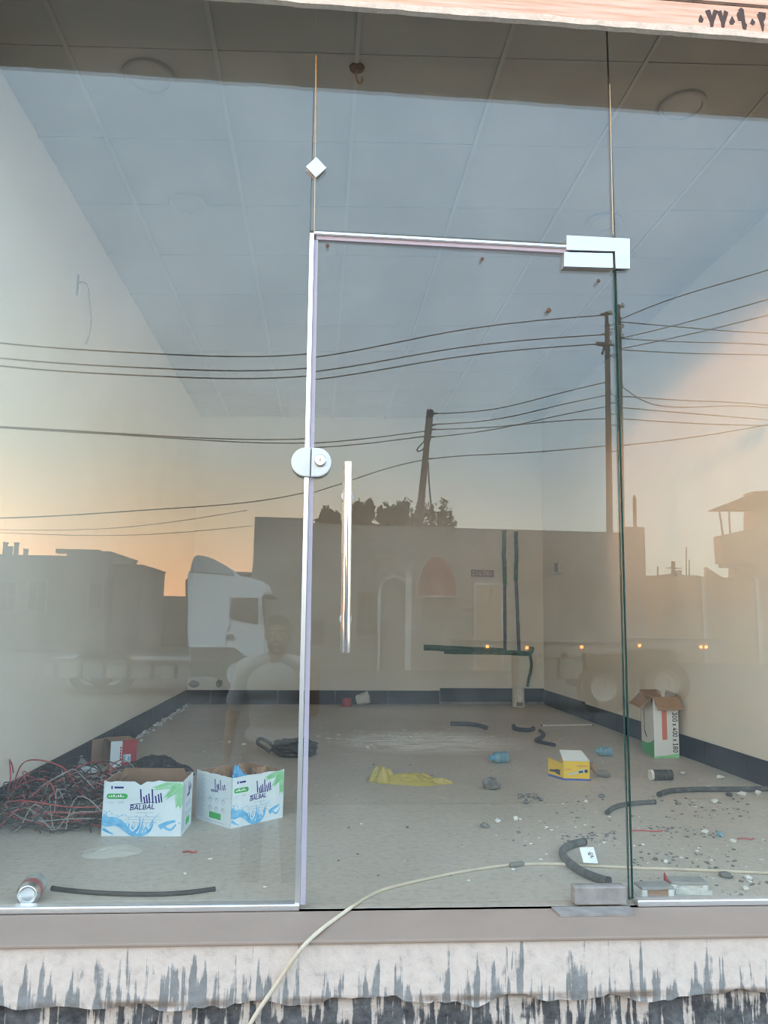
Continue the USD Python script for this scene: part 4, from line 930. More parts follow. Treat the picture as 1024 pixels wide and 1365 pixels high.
# small red-brown plate with worn pale characters on the back wall
p0, p1 = bk(628, 768.5), bk(658, 768.5); hgt = bk(643, 759.5)[2] - bk(643, 768.5)[2]; d_ = p1 - p0; L = np.linalg.norm(d_[:2]); d_[2] = 0; d_ /= np.linalg.norm(d_)
fr = (p0, d_, Z3, wn)
t = thing('wall_plate', 'small red-brown plate with worn pale characters high on the back wall', 'plate', p0)
pp = part('plate', extr(sbox(0, 0, L, hgt), fr, 0.0005, 0.008), mat('plate_red', (0.36, 0.20, 0.155), 0.6), t)
mk = []
for k in range(6):
    x0 = L * (k + .2) / 6.2; x1 = x0 + L * .115; y0, y1 = hgt * (.2 + .05 * (k % 2)), hgt * (.8 - .06 * (k % 3))
    sh_ = sbox(x0, y0, x1, y1).difference(sbox(x0 + (0 if k % 2 else .006), y0 + hgt * .18, x1 - .006, y0 + hgt * .34))
    mk.append(sh_.difference(sbox(x0 + .007, y1 - hgt * .26, x1 - (0 if k % 3 else .007), y1 - hgt * .1)))
part('worn_characters', ink(unary_union(mk), fr, 0.0082, 0.001), M['plaster'], pp)
# rubble
bbc = UsdGeom.BBoxCache(Usd.TimeCode.Default(), [UsdGeom.Tokens.default_])
taken = []
for pm in stage.GetPrimAtPath('/World').GetChildren():
    if pm.GetCustomDataByKey('label') and pm.GetCustomDataByKey('kind') is None and not pm.GetName().startswith('cream_cable'):
        r_ = bbc.ComputeWorldBound(pm).ComputeAlignedRange()
        if r_.GetMin()[1] > -0.1 and r_.GetMin()[2] < 0.1:
            taken.append((r_.GetMin(), r_.GetMax()))
q = np.random.default_rng(44)
def scatter(n, regions, smin, smax, seed):
    out = []; q = np.random.default_rng(seed)
    for _ in range(n):
        x0, y0, x1, y1 = regions[q.integers(len(regions))]
        a = fl(q.uniform(x0, x1), q.uniform(y0, y1))
        if XL + .03 < a[0] < XR - .03 and a[1] < 5.6 and not any(b0[0] - .015 < a[0] < b1[0] + .015 and b0[1] - .015 < a[1] < b1[1] + .015 for b0, b1 in taken):
            out.append(chunk(a, smin + (smax - smin) * q.random() ** 4, int(q.integers(1e6)), .38))
    return cat_(out)
reg_w = [(840, 1040, 1024, 1195), (840, 1120, 1024, 1160), (640, 1050, 840, 1150), (430, 940, 1000, 1180), (250, 940, 420, 1010), (930, 1040, 1024, 1070), (145, 1085, 400, 1200), (640, 1080, 830, 1130), (600, 935, 700, 940)]
single('plaster_crumbs', scatter(420, reg_w, .0015, .009, 3), M['plaster'], 'white plaster crumbs scattered over the shop floor', 'crumbs', kind='stuff')
reg_d = [(840, 1135, 990, 1160), (880, 1060, 1000, 1090), (690, 1060, 830, 1130), (840, 1060, 1024, 1200), (840, 1165, 1024, 1195), (860, 1100, 960, 1118), (750, 1110, 820, 1125), (430, 960, 1000, 1180), (690, 1058, 720, 1066)]
single('floor_grit', scatter(1300, reg_d, .0015, .009, 4), M['grit'], 'dark grit and dust crumbs scattered over the shop floor', 'grit', kind='stuff')
e = []
q = np.random.default_rng(6)
for _ in range(90):
    x = q.uniform(0, 1)
    a = np.array([XL + .02 + abs(q.normal(0, .03)), 2.2 + 3.3 * x, 0]); e.append(chunk(a, q.uniform(.006, .018), int(q.integers(1e6)), .6))
single('wall_crumbs', cat_(e), M['plaster'], 'line of plaster crumbs along the left skirting', 'crumbs', kind='stuff')
e = []
for _ in range(110):
    s = q.normal(0, 1, 2); a = fl(562, 986) + [s[0] * .42, s[1] * .28, 0]; e.append(chunk(a, q.uniform(.006, .02), int(q.integers(1e6)), .18))
single('plaster_flakes', cat_(e), M['plaster'], 'flat white plaster flakes in the spilled patch far back', 'plaster flakes', kind='stuff')
big = [(647, 1104, .030, 'stone', 'flat dark mortar lump in the middle of the floor'), (664, 1097, .020, 'plaster', 'white plaster lump right of the dark mortar lump'), (688, 1094, .022, 'plaster', 'whiter angular plaster lump in the middle of the floor'),
       (702, 1072, .030, 'grit', 'long dark crumbled mortar lump below the yellow box'), (803, 1064, .024, 'stone', 'grey mortar lump left of the door edge'), (782, 1070, .016, 'plaster', 'small white plaster lump below the yellow box'),
       (992, 1061, .032, 'plaster', 'large white plaster lump by the long hose'), (974, 1062, .024, 'rubber', 'black lump beside the white one at the long hose'), (1012, 1060, .026, 'plaster', 'white plaster lump at the right frame edge'),
       (954, 1072, .028, 'plaster', 'white plaster lump with reddish side below the long hose'), (962, 1039, .026, 'plaster', 'cream plaster lump above the long hose near the right skirting'), (945, 1055, .020, 'plaster', 'small cream lump lying on the long hose'),
       (942, 1112, .020, 'plaster', 'white lump on the right floor among grit'), (979, 1124, .018, 'plaster', 'white lump low on the right floor'), (889, 1151, .017, 'plaster', 'white lump right by the door edge above the cable'), (962, 1116, .026, 'pet', 'clear bluish plastic scrap on the right floor'),
       (1000, 1174, .018, 'plaster', 'upper white lump near the right channel'), (996, 1188, .018, 'plaster', 'lower white lump near the right channel'), (970, 1171, .030, 'grit', 'dark crumbled lump near the right channel'), (912, 1033, .022, 'plaster', 'pale flat lump right of the ribbed roll'),
       (905, 1073, .020, 'grit', 'dark lump below the long hose'), (722, 1068, .018, 'grit', 'dark small lump below the yellow box, right of the long one'), (490, 997, .018, 'plaster', 'flat white plaster flake left of the spilled patch'), (305, 991, .022, 'plaster', 'left white crumb pair near the black bag'), (325, 994, .022, 'plaster', 'right white crumb pair near the black bag')]
for k, (x, y, s, mm, lab) in enumerate(big):
    a = fl(x, y)
    single('rubble_lump', chunk(a + [0, s * .4, .013 if 'lying on' in lab else 0], s * .72, 100 + k, .6 if s < .03 else .45), M[mm], lab, 'rubble')
#PART3
# ------------------------------------------------------------------ the street behind the photographer, seen mirrored in the glass
GZ = -0.86
M['ground'] = mat('street_ground', (0.12, 0.108, 0.095), 0.9, col2=(0.17, 0.155, 0.135), scale=1.5, bump=0.1, detail=6)
M['asphalt'] = mat('worn_asphalt', (0.075, 0.073, 0.072), 0.85, var=0.25, scale=5, bump=0.1)
M['block_a'] = usdkit.material(stage, '/World/Looks/block_wall', {"g": ("geometry", {}), "mp": ("mapping", {"mapping_type": "point", "rotation": (math.radians(90), 0, 0)}),
    "b": ("brick_texture", {"scale": 1.0, "brick_width": 0.42, "row_height": 0.26, "mortar_size": 0.012, "color1": (0.27, 0.245, 0.22), "color2": (0.33, 0.30, 0.27), "mortar": (0.07, 0.065, 0.06)}),
    "p": ("principled_bsdf", {"roughness": 0.9})}, [("g.position", "mp.vector"), ("mp.vector", "b.vector"), ("b.color", "p.base_color")], surface="p.BSDF")
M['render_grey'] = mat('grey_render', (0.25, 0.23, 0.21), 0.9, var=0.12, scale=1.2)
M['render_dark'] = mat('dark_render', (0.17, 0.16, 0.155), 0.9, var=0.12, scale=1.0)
M['render_warm'] = mat('warm_render', (0.42, 0.27, 0.19), 0.9, var=0.10, scale=1.0)
M['render_pale'] = mat('pale_render', (0.55, 0.52, 0.47), 0.85, var=0.08, scale=1.0)
M['white_truck'] = mat('white_truck_paint', (0.74, 0.78, 0.80), 0.3, spec=0.6)
M['truck_grey'] = mat('dark_truck_plastic', (0.06, 0.06, 0.065), 0.6)
M['tyre'] = mat('tyre_rubber', (0.03, 0.03, 0.03), 0.8)
M['dark_glass'] = mat('dark_window_glass', (0.02, 0.022, 0.025), 0.08)
M['frame_white'] = mat('white_window_frame', (0.62, 0.62, 0.60), 0.5)
M['frame_grey'] = mat('grey_window_frame', (0.36, 0.35, 0.33), 0.6)
M['pole_wood'] = mat('weathered_pole', (0.10, 0.075, 0.062), 0.9, var=0.25, scale=6)
M['wire_line'] = mat('power_line', (0.03, 0.03, 0.033), 0.7)
M['leaf_dark'] = usdkit.material(stage, '/World/Looks/leaf_dark', {"d": ("diffuse_bsdf", {"color": (0.035, 0.05, 0.025)}), "t": ("translucent_bsdf", {"color": (0.05, 0.08, 0.02)}), "m": ("mix_closure", {"fac": 0.3})}, [("d.BSDF", "m.closure1"), ("t.BSDF", "m.closure2")], surface="m.closure")
M['red_awning'] = mat('red_awning_cloth', (0.26, 0.045, 0.045), 0.8)
M['deck_board'] = mat('trailer_boards', (0.40, 0.39, 0.36), 0.7, var=0.12, scale=3)
M['lamp_orange'] = usdkit.material(stage, '/World/Looks/marker_lamp', {"e": ("emission", {"color": (1.0, 0.24, 0.045), "strength": 20.0})}, surface="e.emission")
M['sign_red'] = mat('house_sign_red', (0.22, 0.035, 0.03), 0.6)

single('street_ground', bx(-90, 90, -120, 8.5, GZ - 0.2, GZ), M['ground'], 'bare dusty street ground in front of the shop', 'ground', kind='structure')
single('road', bx(-90, 90, -12.6, -5.4, GZ + 0.001, GZ + 0.02), M['asphalt'], 'worn asphalt road across from the shop', 'road', kind='structure')
def sbx(x0, x1, ytop, Y0, Y1, ref=None, zb=GZ):
    """Box standing on the street whose mirrored front face spans the pixel columns x0..x1 and reaches up to pixel row ytop."""
    ym = ytop if ref is None else ref
    a, b = street(x0, ym, Y0), street(x1, ym, Y0)
    z = street((x0 + x1) / 2, ytop, Y0)[2]
    return a[0], b[0], z
def house(name, label, x0, x1, ytop, Y0, Y1, m_, cat='building', **k):
    xa, xb, z = sbx(x0, x1, ytop, Y0, Y1)
    t = thing(name, label, cat, ((xa + xb) / 2, -Y0, GZ))
    part('walls', bx(xa, xb, -Y1, -Y0, GZ, z), M[m_], t)
    part('parapet_cap', bx(xa - .06, xb + .06, -Y1 - .06, -Y0 + .06, z, z + .10), M['render_dark'], t)
    return t, xa, xb, z
# main block-built house opposite
Y0 = 30.0
xa, xb = street(337, 760, Y0)[0], street(860.5, 740, Y0)[0]
zt = street(640, 704.5, Y0)[2]
hs = thing('block_house', 'long grey block-built house opposite with a flat roof, mirrored behind the door', 'building', ((xa + xb) / 2, -Y0, GZ))
part('walls', bx(xa, xb, -Y0 - 4.2, -Y0, GZ, zt), M['block_a'], hs)
zb = street(640, 770, Y0)[2]
part('rendered_base', bx(xa - .02, xb + .02, -Y0, -Y0 + .05, GZ, zb), M['render_grey'], hs)
p0, p1 = street(356, 690, Y0), street(418, 690, Y0)
part('roof_block', bx(p0[0], p1[0] + 0.3, -Y0 - 3.5, -Y0 - .05, zt, p0[2]), M['block_a'], hs)
part('roof_slab_end', bx(street(341, 697, Y0)[0], p0[0] + .2, -Y0 - 1.2, -Y0 - .1, street(345, 699, Y0)[2], street(345, 696.5, Y0)[2]), M['render_dark'], hs)
part('canopy_slab', bx(street(315, 763, Y0)[0], xa + .2, -Y0 - 2.5, -Y0 - .1, street(320, 765, Y0)[2], street(320, 762, Y0)[2]), M['render_dark'], hs)
def window(par, x0, x1, y0, y1, Y, nx=2, ny=3):
    a, b = street(x0, y0, Y), street(x1, y1, Y)
    fx0, fx1, z1, z0 = a[0], b[0], a[2], b[2]
    w = part('window', cat_([bx(fx0 - .07, fx1 + .07, -Y, -Y + .08, z0 - .07, z0), bx(fx0 - .07, fx1 + .07, -Y, -Y + .08, z1, z1 + .07), bx(fx0 - .07, fx0, -Y, -Y + .08, z0, z1), bx(fx1, fx1 + .07, -Y, -Y + .08, z0, z1)]), M['frame_grey'], par)
    for i in range(nx):
        for j in range(ny):
            part('pane', bx(fx0 + (fx1 - fx0) * i / nx + .012, fx0 + (fx1 - fx0) * (i + 1) / nx - .012, -Y + .052, -Y + .06, z0 + (z1 - z0) * j / ny + .012, z0 + (z1 - z0) * (j + 1) / ny - .012), M['dark_glass'], w)
    part('bars', cat_([bx(fx0 + (fx1 - fx0) * i / nx - .02, fx0 + (fx1 - fx0) * i / nx + .02, -Y + .05, -Y + .075, z0, z1) for i in range(1, nx)] + [bx(fx0, fx1, -Y + .05, -Y + .075, z0 + (z1 - z0) * j / ny - .02, z0 + (z1 - z0) * j / ny + .02) for j in range(1, ny)]), M['frame_grey'], w)
window(hs, 476, 502, 788, 848, Y0 - .05, 2, 4)
# arched doorway with a pale surround, and a second plain door
a, b = street(508, 770, Y0 - .05), street(544, 878, Y0 - .05)
w_ = b[0] - a[0]
arch = unary_union([sbox(a[0], GZ, b[0], a[2] - w_ / 2), Point((a[0] + b[0]) / 2, a[2] - w_ / 2).buffer(w_ / 2, 24)])
F = ((0, -Y0 + .05, 0), (1, 0, 0), (0, 0, 1), (0, 1, 0))
part('arched_doorway', extr(arch, F, 0, .03), M['render_dark'], hs)
part('arch_surround', extr(arch.buffer(.10).difference(arch.buffer(.0)).intersection(sbox(-99, GZ, 99, 99)), F, 0, .10), M['render_pale'], hs)
a, b = street(634, 780, Y0 - .05), street(668, 878, Y0 - .05)
part('doorway', extr(sbox(a[0], GZ, b[0], a[2]), F, 0, .04), M['render_warm'], hs)
part('door_frame', extr(sbox(a[0], GZ, b[0], a[2]).buffer(.09, join_style='mitre').difference(sbox(a[0], GZ - 1, b[0], a[2])).intersection(sbox(-99, GZ, 99, 99)), F, 0, .09), M['render_pale'], hs)
part('pilaster', bx(street(540, 800, Y0)[0], street(548, 800, Y0)[0], -Y0, -Y0 + .22, GZ, street(545, 762, Y0)[2]), M['render_pale'], hs)
# red awning: half dome on a frame
a, b = street(556, 796, Y0 - .05), street(608, 742, Y0 - .05)
cx = (a[0] + b[0]) / 2; Rw, Rh = (b[0] - a[0]) / 2, b[2] - a[2]
th, ph = np.meshgrid(np.linspace(0, np.pi, 25), np.linspace(0, np.pi / 2, 9), indexing='ij')
P = np.stack([cx + Rw * np.cos(th), -Y0 + .05 + 1.1 * np.sin(th) * np.cos(ph), a[2] + Rh * np.sin(th) * np.sin(ph)], -1)
i = np.arange(25 * 9).reshape(25, 9)
aw = thing('red_awning', 'faded red half-dome awning over the house entrance opposite', 'awning', (cx, -Y0, a[2]))
FQ = np.stack([i[:-1, :-1], i[1:, :-1], i[1:, 1:], i[:-1, 1:]], -1).reshape(-1, 4)
e = trimesh.Trimesh(np.vstack([P.reshape(-1, 3), P.reshape(-1, 3) * 0.985 + np.array([cx, -Y0 + .05, a[2]]) * 0.015]), np.vstack([np.vstack([FQ, FQ[:, ::-1] + 225])[:, [0, 1, 2]], np.vstack([FQ, FQ[:, ::-1] + 225])[:, [0, 2, 3]]]), process=False)
part('cloth', e, M['red_awning'], aw, smooth=40)
part('frame', cat_([tube(np.array([[cx + Rw * math.cos(s), -Y0 + .06 + 1.12 * math.sin(s), a[2]] for s in np.linspace(0, np.pi, 20)]), .025, 6), tube(np.array([[cx + Rw * math.cos(s), -Y0 + .07, a[2] + Rh * math.sin(s)] for s in np.linspace(0, np.pi, 20)]), .025, 6)]), M['frame_white'], aw)

# dark houses on the left (three volumes), low wall, right-hand wall, house with a balcony
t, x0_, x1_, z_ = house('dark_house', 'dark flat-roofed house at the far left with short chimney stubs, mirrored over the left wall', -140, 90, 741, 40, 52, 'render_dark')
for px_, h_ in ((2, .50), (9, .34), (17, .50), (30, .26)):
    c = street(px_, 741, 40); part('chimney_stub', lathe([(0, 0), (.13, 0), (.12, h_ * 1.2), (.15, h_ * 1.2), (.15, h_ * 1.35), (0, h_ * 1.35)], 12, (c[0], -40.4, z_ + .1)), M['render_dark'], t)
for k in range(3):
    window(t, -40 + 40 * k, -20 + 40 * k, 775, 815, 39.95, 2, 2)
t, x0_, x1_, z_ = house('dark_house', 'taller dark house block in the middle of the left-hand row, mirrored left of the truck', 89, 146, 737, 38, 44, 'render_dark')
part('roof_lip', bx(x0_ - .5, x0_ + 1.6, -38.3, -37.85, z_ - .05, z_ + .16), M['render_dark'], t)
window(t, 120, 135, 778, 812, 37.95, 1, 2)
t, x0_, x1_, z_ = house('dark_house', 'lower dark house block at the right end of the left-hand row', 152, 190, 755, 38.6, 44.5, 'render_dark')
xa_, xb_, z_ = sbx(214, 345, 795.5, 48, 48.4)
single('low_yard_wall', bx(xa_, xb_, -48.4, -48, GZ, z_), M['render_grey'], 'low grey yard wall between the dark houses and the truck', 'wall')
xa_, xb_, z_ = sbx(862, 1110, 770, 34, 34.5)
t = thing('warm_yard_wall', 'long warm brown yard wall at the right, mirrored right of the block house', 'wall', (xa_, -34, GZ))
part('wall', bx(xa_ - .5, xb_, -34.5, -34, GZ, z_), M['render_warm'], t)
for px_ in (938, 1010):
    c = street(px_, 800, 34)[0]; part('pier', bx(c - .08, c + .08, -34, -33.93, GZ, z_ - .02), M['render_pale'], t)
gp = [street(x, y, 34.2) for x, y in ((940, 770), (940, 756), (962, 770))]
part('gable', extr(Polygon([(g[0], g[2]) for g in gp]), ((0, -34.3, 0), (1, 0, 0), (0, 0, 1), (0, 1, 0)), 0, .25), M['render_warm'], t)
# far house with balcony and pergola roof
Yb = 36.0
def F_(Y): return ((0, -Y, 0), (1, 0, 0), (0, 0, 1), (0, 1, 0))
pgf = lambda pts, Y: Polygon([(street(x, y, Y)[0], street(x, y, Y)[2]) for x, y in pts])
t = thing('balcony_house', 'warm-lit upper house with a corner balcony and sloping canopy at the far right', 'building', street(1000, 720, Yb) * [1, 1, 0] + [0, 0, GZ])
part('walls', extr(pgf([(1004, 655), (1070, 652), (1070, 880), (990, 880), (990, 764), (1004, 764)], Yb), F_(Yb + .9), 0, .9), M['render_warm'], t)
part('upper_step', extr(pgf([(1000, 667), (1006, 667), (1006, 684), (1000, 684)], Yb), F_(Yb + .6), 0, .6), M['render_warm'], t)
part('balcony', extr(pgf([(960.5, 714), (996, 706), (1010, 706), (1010, 750), (963, 751)], Yb - .4), F_(Yb + .3), 0, .7), M['render_warm'], t)
part('balcony_floor', extr(pgf([(966, 751), (1010, 749), (1010, 757), (966, 756)], Yb - .3), F_(Yb + .3), 0, .6), M['render_dark'], t)
part('stem', extr(pgf([(978, 757), (1010, 755), (1010, 770), (978, 769)], Yb), F_(Yb + .5), 0, .5), M['render_warm'], t)
part('canopy', extr(pgf([(957, 677), (1014, 655), (1075, 653), (1075, 660), (1004, 678.5), (957, 678.5)], Yb - .5), F_(Yb + .5), 0, 1.0), M['pole_wood'], t)
for x0p, x1p in (((958.5, 677), (964, 713)), ((972, 678), (973.5, 711))):
    part('canopy_post', tube(np.array([street(*x0p, Yb - .35), street(*x1p, Yb - .35)]), .05, 8), M['pole_wood'], t)
# roofs, antennas in the gap
t = thing('far_roof', 'far roof with a tank and thin aerials in the gap right of the block house', 'building', street(895, 770, 60) * [1, 1, 0] + [0, 0, GZ])
part('roof', extr(pgf([(861, 772), (866, 768), (892, 765), (905, 766), (926, 767), (945, 769), (945, 860), (861, 860)], 60), F_(64), 0, 4), M['render_dark'], t)
part('tank', extr(pgf([(904, 760), (910, 760), (910, 770), (904, 770)], 59.5), F_(60.6), 0, 1.0), M['render_grey'], t)
for x, y0, y1, r in ((915, 729, 767, .05), (919, 746, 767, .05), (897.5, 748, 766, .16), (877, 755, 767, .07)):
    part('aerial_mast', tube(np.array([street(x, y1, 60), street(x, y0, 60)]), r, 6), M['pole_wood'], t)
part('aerial_arm', tube(np.array([street(888, 757, 60), street(909, 757.5, 60)]), .05, 6), M['pole_wood'], t)
part('chimney_pipe', tube(np.array([street(847, 709, 31), street(846, 663, 31)]), .085, 8), M['pole_wood'], hs)
c = [street(845.5, 664, 31), street(846, 660, 31)]
part('pipe_cap', tube(np.array(c), .05, 8), M['render_pale'], hs)

# utility poles
def pole(name, label, x0, y0, x1, y1, Y, r0, r1):
    a, b = street(x1, y1, Y, True), street(x0, y0, Y, True)
    d = (b - a) / np.linalg.norm(b - a); base = a - d * ((a[2] - GZ) / d[2])
    t = thing(name, label, 'utility pole', base)
    part('shaft', tube(np.array([base, a, b]), np.array([r1 * 1.1, r1, r0]), 12), M['pole_wood'], t, smooth=50)
    return t, base, b, d
tp, tb, tt, td = pole('utility_pole', 'tall straight power pole carrying six wires, mirrored at the door edge', 809.5, 432, 813, 704, 36.0, .13, .17)
def arm(par, x0, y0, x1, y1, r, Y=36.0, name='cross_arm'):
    part(name, tube(np.array([street(x0, y0, Y, True), street(x1, y1, Y, True)]), r, 8), M['pole_wood'], par)
arm(tp, 801, 419, 816, 418, .07); arm(tp, 809, 434, 809, 416, .10, name='top_insulator'); arm(tp, 802, 446, 816, 443, .06); arm(tp, 795, 456, 808, 463, .07); arm(tp, 803, 472, 808, 456, .07, name='strut'); arm(tp, 796, 458, 806, 459, .12, name='insulator')
for y in (418, 446, 458):
    part('insulator', lathe([(0, -.10), (.06, -.10), (.10, -.03), (.06, 0), (.09, .06), (.04, .12), (0, .12)], 12, street(814, y - 2, 35.8, True)), M['render_pale'], tp)
for y in (522, 546, 560, 575):
    part('bracket', tube(np.array([street(808, y, 36, True), street(815, y, 36, True)]), .05, 6), M['pole_wood'], tp)
lp, lb_, lt_, ld = pole('leaning_pole', 'leaning pole with a dark top cover, mirrored right of the pull bar', 573.5, 548, 558, 704, 35.5, .135, .19)
part('top_cover', tube(np.array([lt_ - ld * 1.5, lt_ - ld * .75, lt_ + ld * .05]), np.array([.20, .20, .19]), 6), M['truck_grey'], lp)
for y in (552, 567, 573, 583, 612):
    x = 577 - (y - 548) * .1
    part('bracket', tube(np.array([street(x - 3, y, 35.4, True), street(x + 6, y - 1, 35.4, True)]), .05, 6), M['truck_grey'], lp)
part('hanging_cable', tube(spline([street(571, 616, 35.3, True), street(572, 640, 35.3, True), street(574, 665, 35.3, True), street(576, 704, 35.3, True)], 20), .04, 6), M['wire_line'], lp)
part('cable_loop', tube(spline([street(566, 588, 35.3, True), street(560, 594, 35.3, True), street(556.5, 601, 35.3, True), street(561, 601, 35.3, True), street(565, 597, 35.3, True)], 24), .035, 6), M['wire_line'], lp)

def line(label, pts, r=.028, left=False):
    P = [street(x, y, Y, d) for x, y, Y, d in pts]
    P = spline(P, 60)
    single('power_line', tube(P, r, 5), M['wire_line'], label, 'power line', smooth=60)
Dn, L_, R_ = True, False, False
# three high wires running left
for k, (yl, ym, yd, yp) in enumerate(((457, 472, 461, 420), (477, 491, 480, 446), (487.5, 501.5, 492, 458))):
    line(('highest', 'second highest', 'third highest')[k] + ' power line running left from the tall pole',
         [(-160, yl - 22, 24, False), (0, yl, 27, False), (200, (yl + ym) / 2 + 6.5, 30, False), (405, ym, 32.5, False), (600, yd - .55 * (yd - yp) + 4, 34.3, True), (806, yp, 36, True)], .032)
# low wires between the poles and on to the left
for k, (y0, ys, y1) in enumerate(((552, 546, 509.5), (566, 560, 527), (573, 569, 558), (583, 572, 542))):
    line(('top', 'second', 'third', 'lowest')[k] + ' slack wire between the leaning pole and the tall pole', [(579, y0 - .5, 35.4, True), (660, ys - (0 if k > 1 else 1), 35.6, True), (740, (ys + y1) / 2 - 2, 35.8, True), (808, y1, 36, True)], 0.026)
line('upper slack cable running left from the leaning pole', [(-150, 562, 26, False), (0, 568.5, 28, False), (180, 579, 30.5, False), (405, 585, 33, False), (568, 574.5, 35.4, True)], 0.028)
line('lower slack cable running left from the leaning pole', [(-150, 560, 26, False), (0, 570, 28, False), (200, 582, 31, False), (405, 590.5, 33, False), (566, 581.5, 35.4, True)], 0.028)
line('long thin cable crossing low behind the lock, from the left to the tall pole', [(-120, 691, 26, False), (20, 690, 28, False), (200, 679.5, 30.5, False), (404, 657, 33, False), (560, 614, 35.3, True), (690, 604, 35.7, True), (810, 594, 36, True)], 0.024)
line('faint far wire low on the left, upper of two', [(0, 706, 60, False), (150, 704, 60, False), (330, 680, 60, False)], 0.024)
line('faint far wire low on the left, lower of two', [(0, 710, 60, False), (180, 713, 60, False), (335, 701, 60, False)], 0.024)
# wires to the right, in the right pane
for k, (y0, pts) in enumerate(((428, [(900, 397), (1024, 360), (1100, 336)]), (452, [(910, 431), (1024, 399), (1100, 377)]), (466, [(930, 443), (1024, 420), (1100, 400)]))):
    line(('top', 'middle', 'lower')[k] + ' wire rising to the right from the tall pole', [(822, y0, 36, False)] + [(x, y, 34 - (x - 820) * .02, False) for x, y in pts], 0.026)
for k, (y0, y1, y2) in enumerate(((429, 441, 446), (451, 457, 462), (466, 472, 474), (513, 541, 548), (528, 536, 543), (543, 555, 563), (558, 566, 568))):
    line(('topmost nearly level wire', 'second nearly level wire from the top', 'third nearly level wire from the top', 'steeply dropping slack wire', 'first wire below the slack one', 'second wire below the slack one', 'lowest level wire')[k] + ' running right from the tall pole',
         [(827, y0, 36, False), (860 if k == 3 else 920, (y0 + y1) / 2 + (8 if k == 3 else 2), 37, False), (970, y1, 38, False), (1060, y2, 39, False)], .028)
line('wire rising across the wires at the right edge', [(828, 594, 36, False), (900, 586, 35.5, False), (1024, 566, 34.5, False), (1090, 553, 34, False)], 0.026)

# trees behind the house
def tree(label, px_, yb, yt, Y, wpx, nl, seed, ls, dens):
    q = np.random.default_rng(seed)
    c, tp_ = street(px_, yb, Y, True), street(px_, yt, Y, True)
    w = abs(street(px_ + wpx, yb, Y, True)[0] - c[0]); h = tp_[2] - c[2]
    t = thing('tree', label, 'tree', (c[0], -Y, GZ))
    top = np.array([c[0], -Y, c[2] + h * .55])
    base = np.array([c[0], -Y, GZ])
    tr_ = [tube(spline([base, base * .4 + top * .6 + [.1, .05, 0], top], 12), np.linspace(.2, .05, 12), 8)]
    tips = []
    for k in range(dens):
        a = q.uniform(0, 6.28); rr = q.uniform(.25, 1.0)
        e = np.array([c[0] + w * rr * math.cos(a), -Y + w * .8 * rr * math.sin(a), c[2] + h * q.uniform(-.6, 1.0 - .35 * rr ** 2)])
        s0 = base * .35 + top * .65 if q.random() < .5 else base * .15 + top * .85
        tr_.append(tube(spline([s0, (s0 + e) / 2 + [0, 0, .12], e], 8), np.linspace(.05, .012, 8), 5)); tips.append(e)
    part('trunk', cat_(tr_), M['pole_wood'], t, smooth=50)
    ctr = np.array(tips)[q.integers(len(tips), size=nl)] + q.normal(0, 1, (nl, 3)) * [w * .13, w * .13, h * .13]
    a_ = q.normal(0, 1, (nl, 3)); a_ /= np.linalg.norm(a_, axis=1, keepdims=True); b_ = np.cross(a_, q.normal(0, 1, (nl, 3))); b_ /= np.linalg.norm(b_, axis=1, keepdims=True)
    s = ls * q.uniform(.6, 1.3, (nl, 1))
    V = np.stack([ctr - a_ * s, ctr + b_ * s * .45, ctr + a_ * s, ctr - b_ * s * .45], 1).reshape(-1, 3)
    part('foliage', (V, np.arange(nl * 4).reshape(-1, 4)), M['leaf_dark'], t, kind='stuff')
tree('dark bushy tree behind the block house, left of the pull bar', 438, 704, 675, 37, 18, 1500, 1, .20, 20)
tree('dark bushy tree behind the block house, just right of the pull bar', 482, 704, 670, 37.5, 20, 1700, 2, .20, 22)
tree('dark bushy tree between the pull bar and the leaning pole', 521, 704, 674, 37, 19, 1500, 3, .20, 20)
tree('airy thin-leaved tree around the leaning pole, left half', 549, 706, 668, 38, 22, 1500, 4, .11, 34)
tree('airy thin-leaved tree right of the leaning pole', 584, 706, 668, 38, 20, 1500, 5, .11, 34)

# white truck cab with its flat bed, facing right
Yt = 15.6
P_ = lambda pts: [(street(240 + x / 4.874, 680 + y / 4.874, Yt)[0], street(240 + x / 4.874, 680 + y / 4.874, Yt)[2]) for x, y in pts]
FT = ((0, -Yt - 2.3, 0), (1, 0, 0), (0, 0, 1), (0, 1, 0))
def tpart(name, pts, d0, d1, m_, par, r=.03):
    pg = Polygon(P_(pts)).buffer(-r).buffer(r, 6) if r else Polygon(P_(pts))
    return part(name, extr(pg, FT, d0, d1), M[m_], par)
cz = street(262, 830, Yt)
tk = thing('truck', 'white truck with a tall roof deflector and flat bed, mirrored left of the door', 'truck', (cz[0], -Yt - 1.2, GZ))
M['truck_pale'] = mat('deflector_paint', (0.42, 0.45, 0.47), 0.35)
body = tpart('cab_body', [(50, 400), (350, 425), (440, 434), (540, 462), (560, 520), (528, 566), (545, 760), (545, 945), (420, 945), (350, 892), (50, 890)], 0, 2.3, 'white_truck', tk, .06)
tpart('roof_deflector', [(58, 400), (70, 335), (84, 302), (104, 288), (150, 293), (210, 312), (280, 350), (330, 392), (356, 424), (200, 412)], .15, 2.15, 'truck_pale', tk, .03)
tpart('roof_gap', [(56, 396), (200, 406), (352, 420), (352, 428), (200, 414), (56, 404)], .1, 2.305, 'truck_grey', tk, 0)
tpart('sun_visor', [(505, 545), (600, 548), (604, 562), (528, 566)], .15, 2.15, 'truck_grey', tk, .01)
tpart('side_window', [(332, 567), (508, 570), (508, 744), (420, 728), (332, 708)], 2.29, 2.315, 'dark_glass', body, .02)
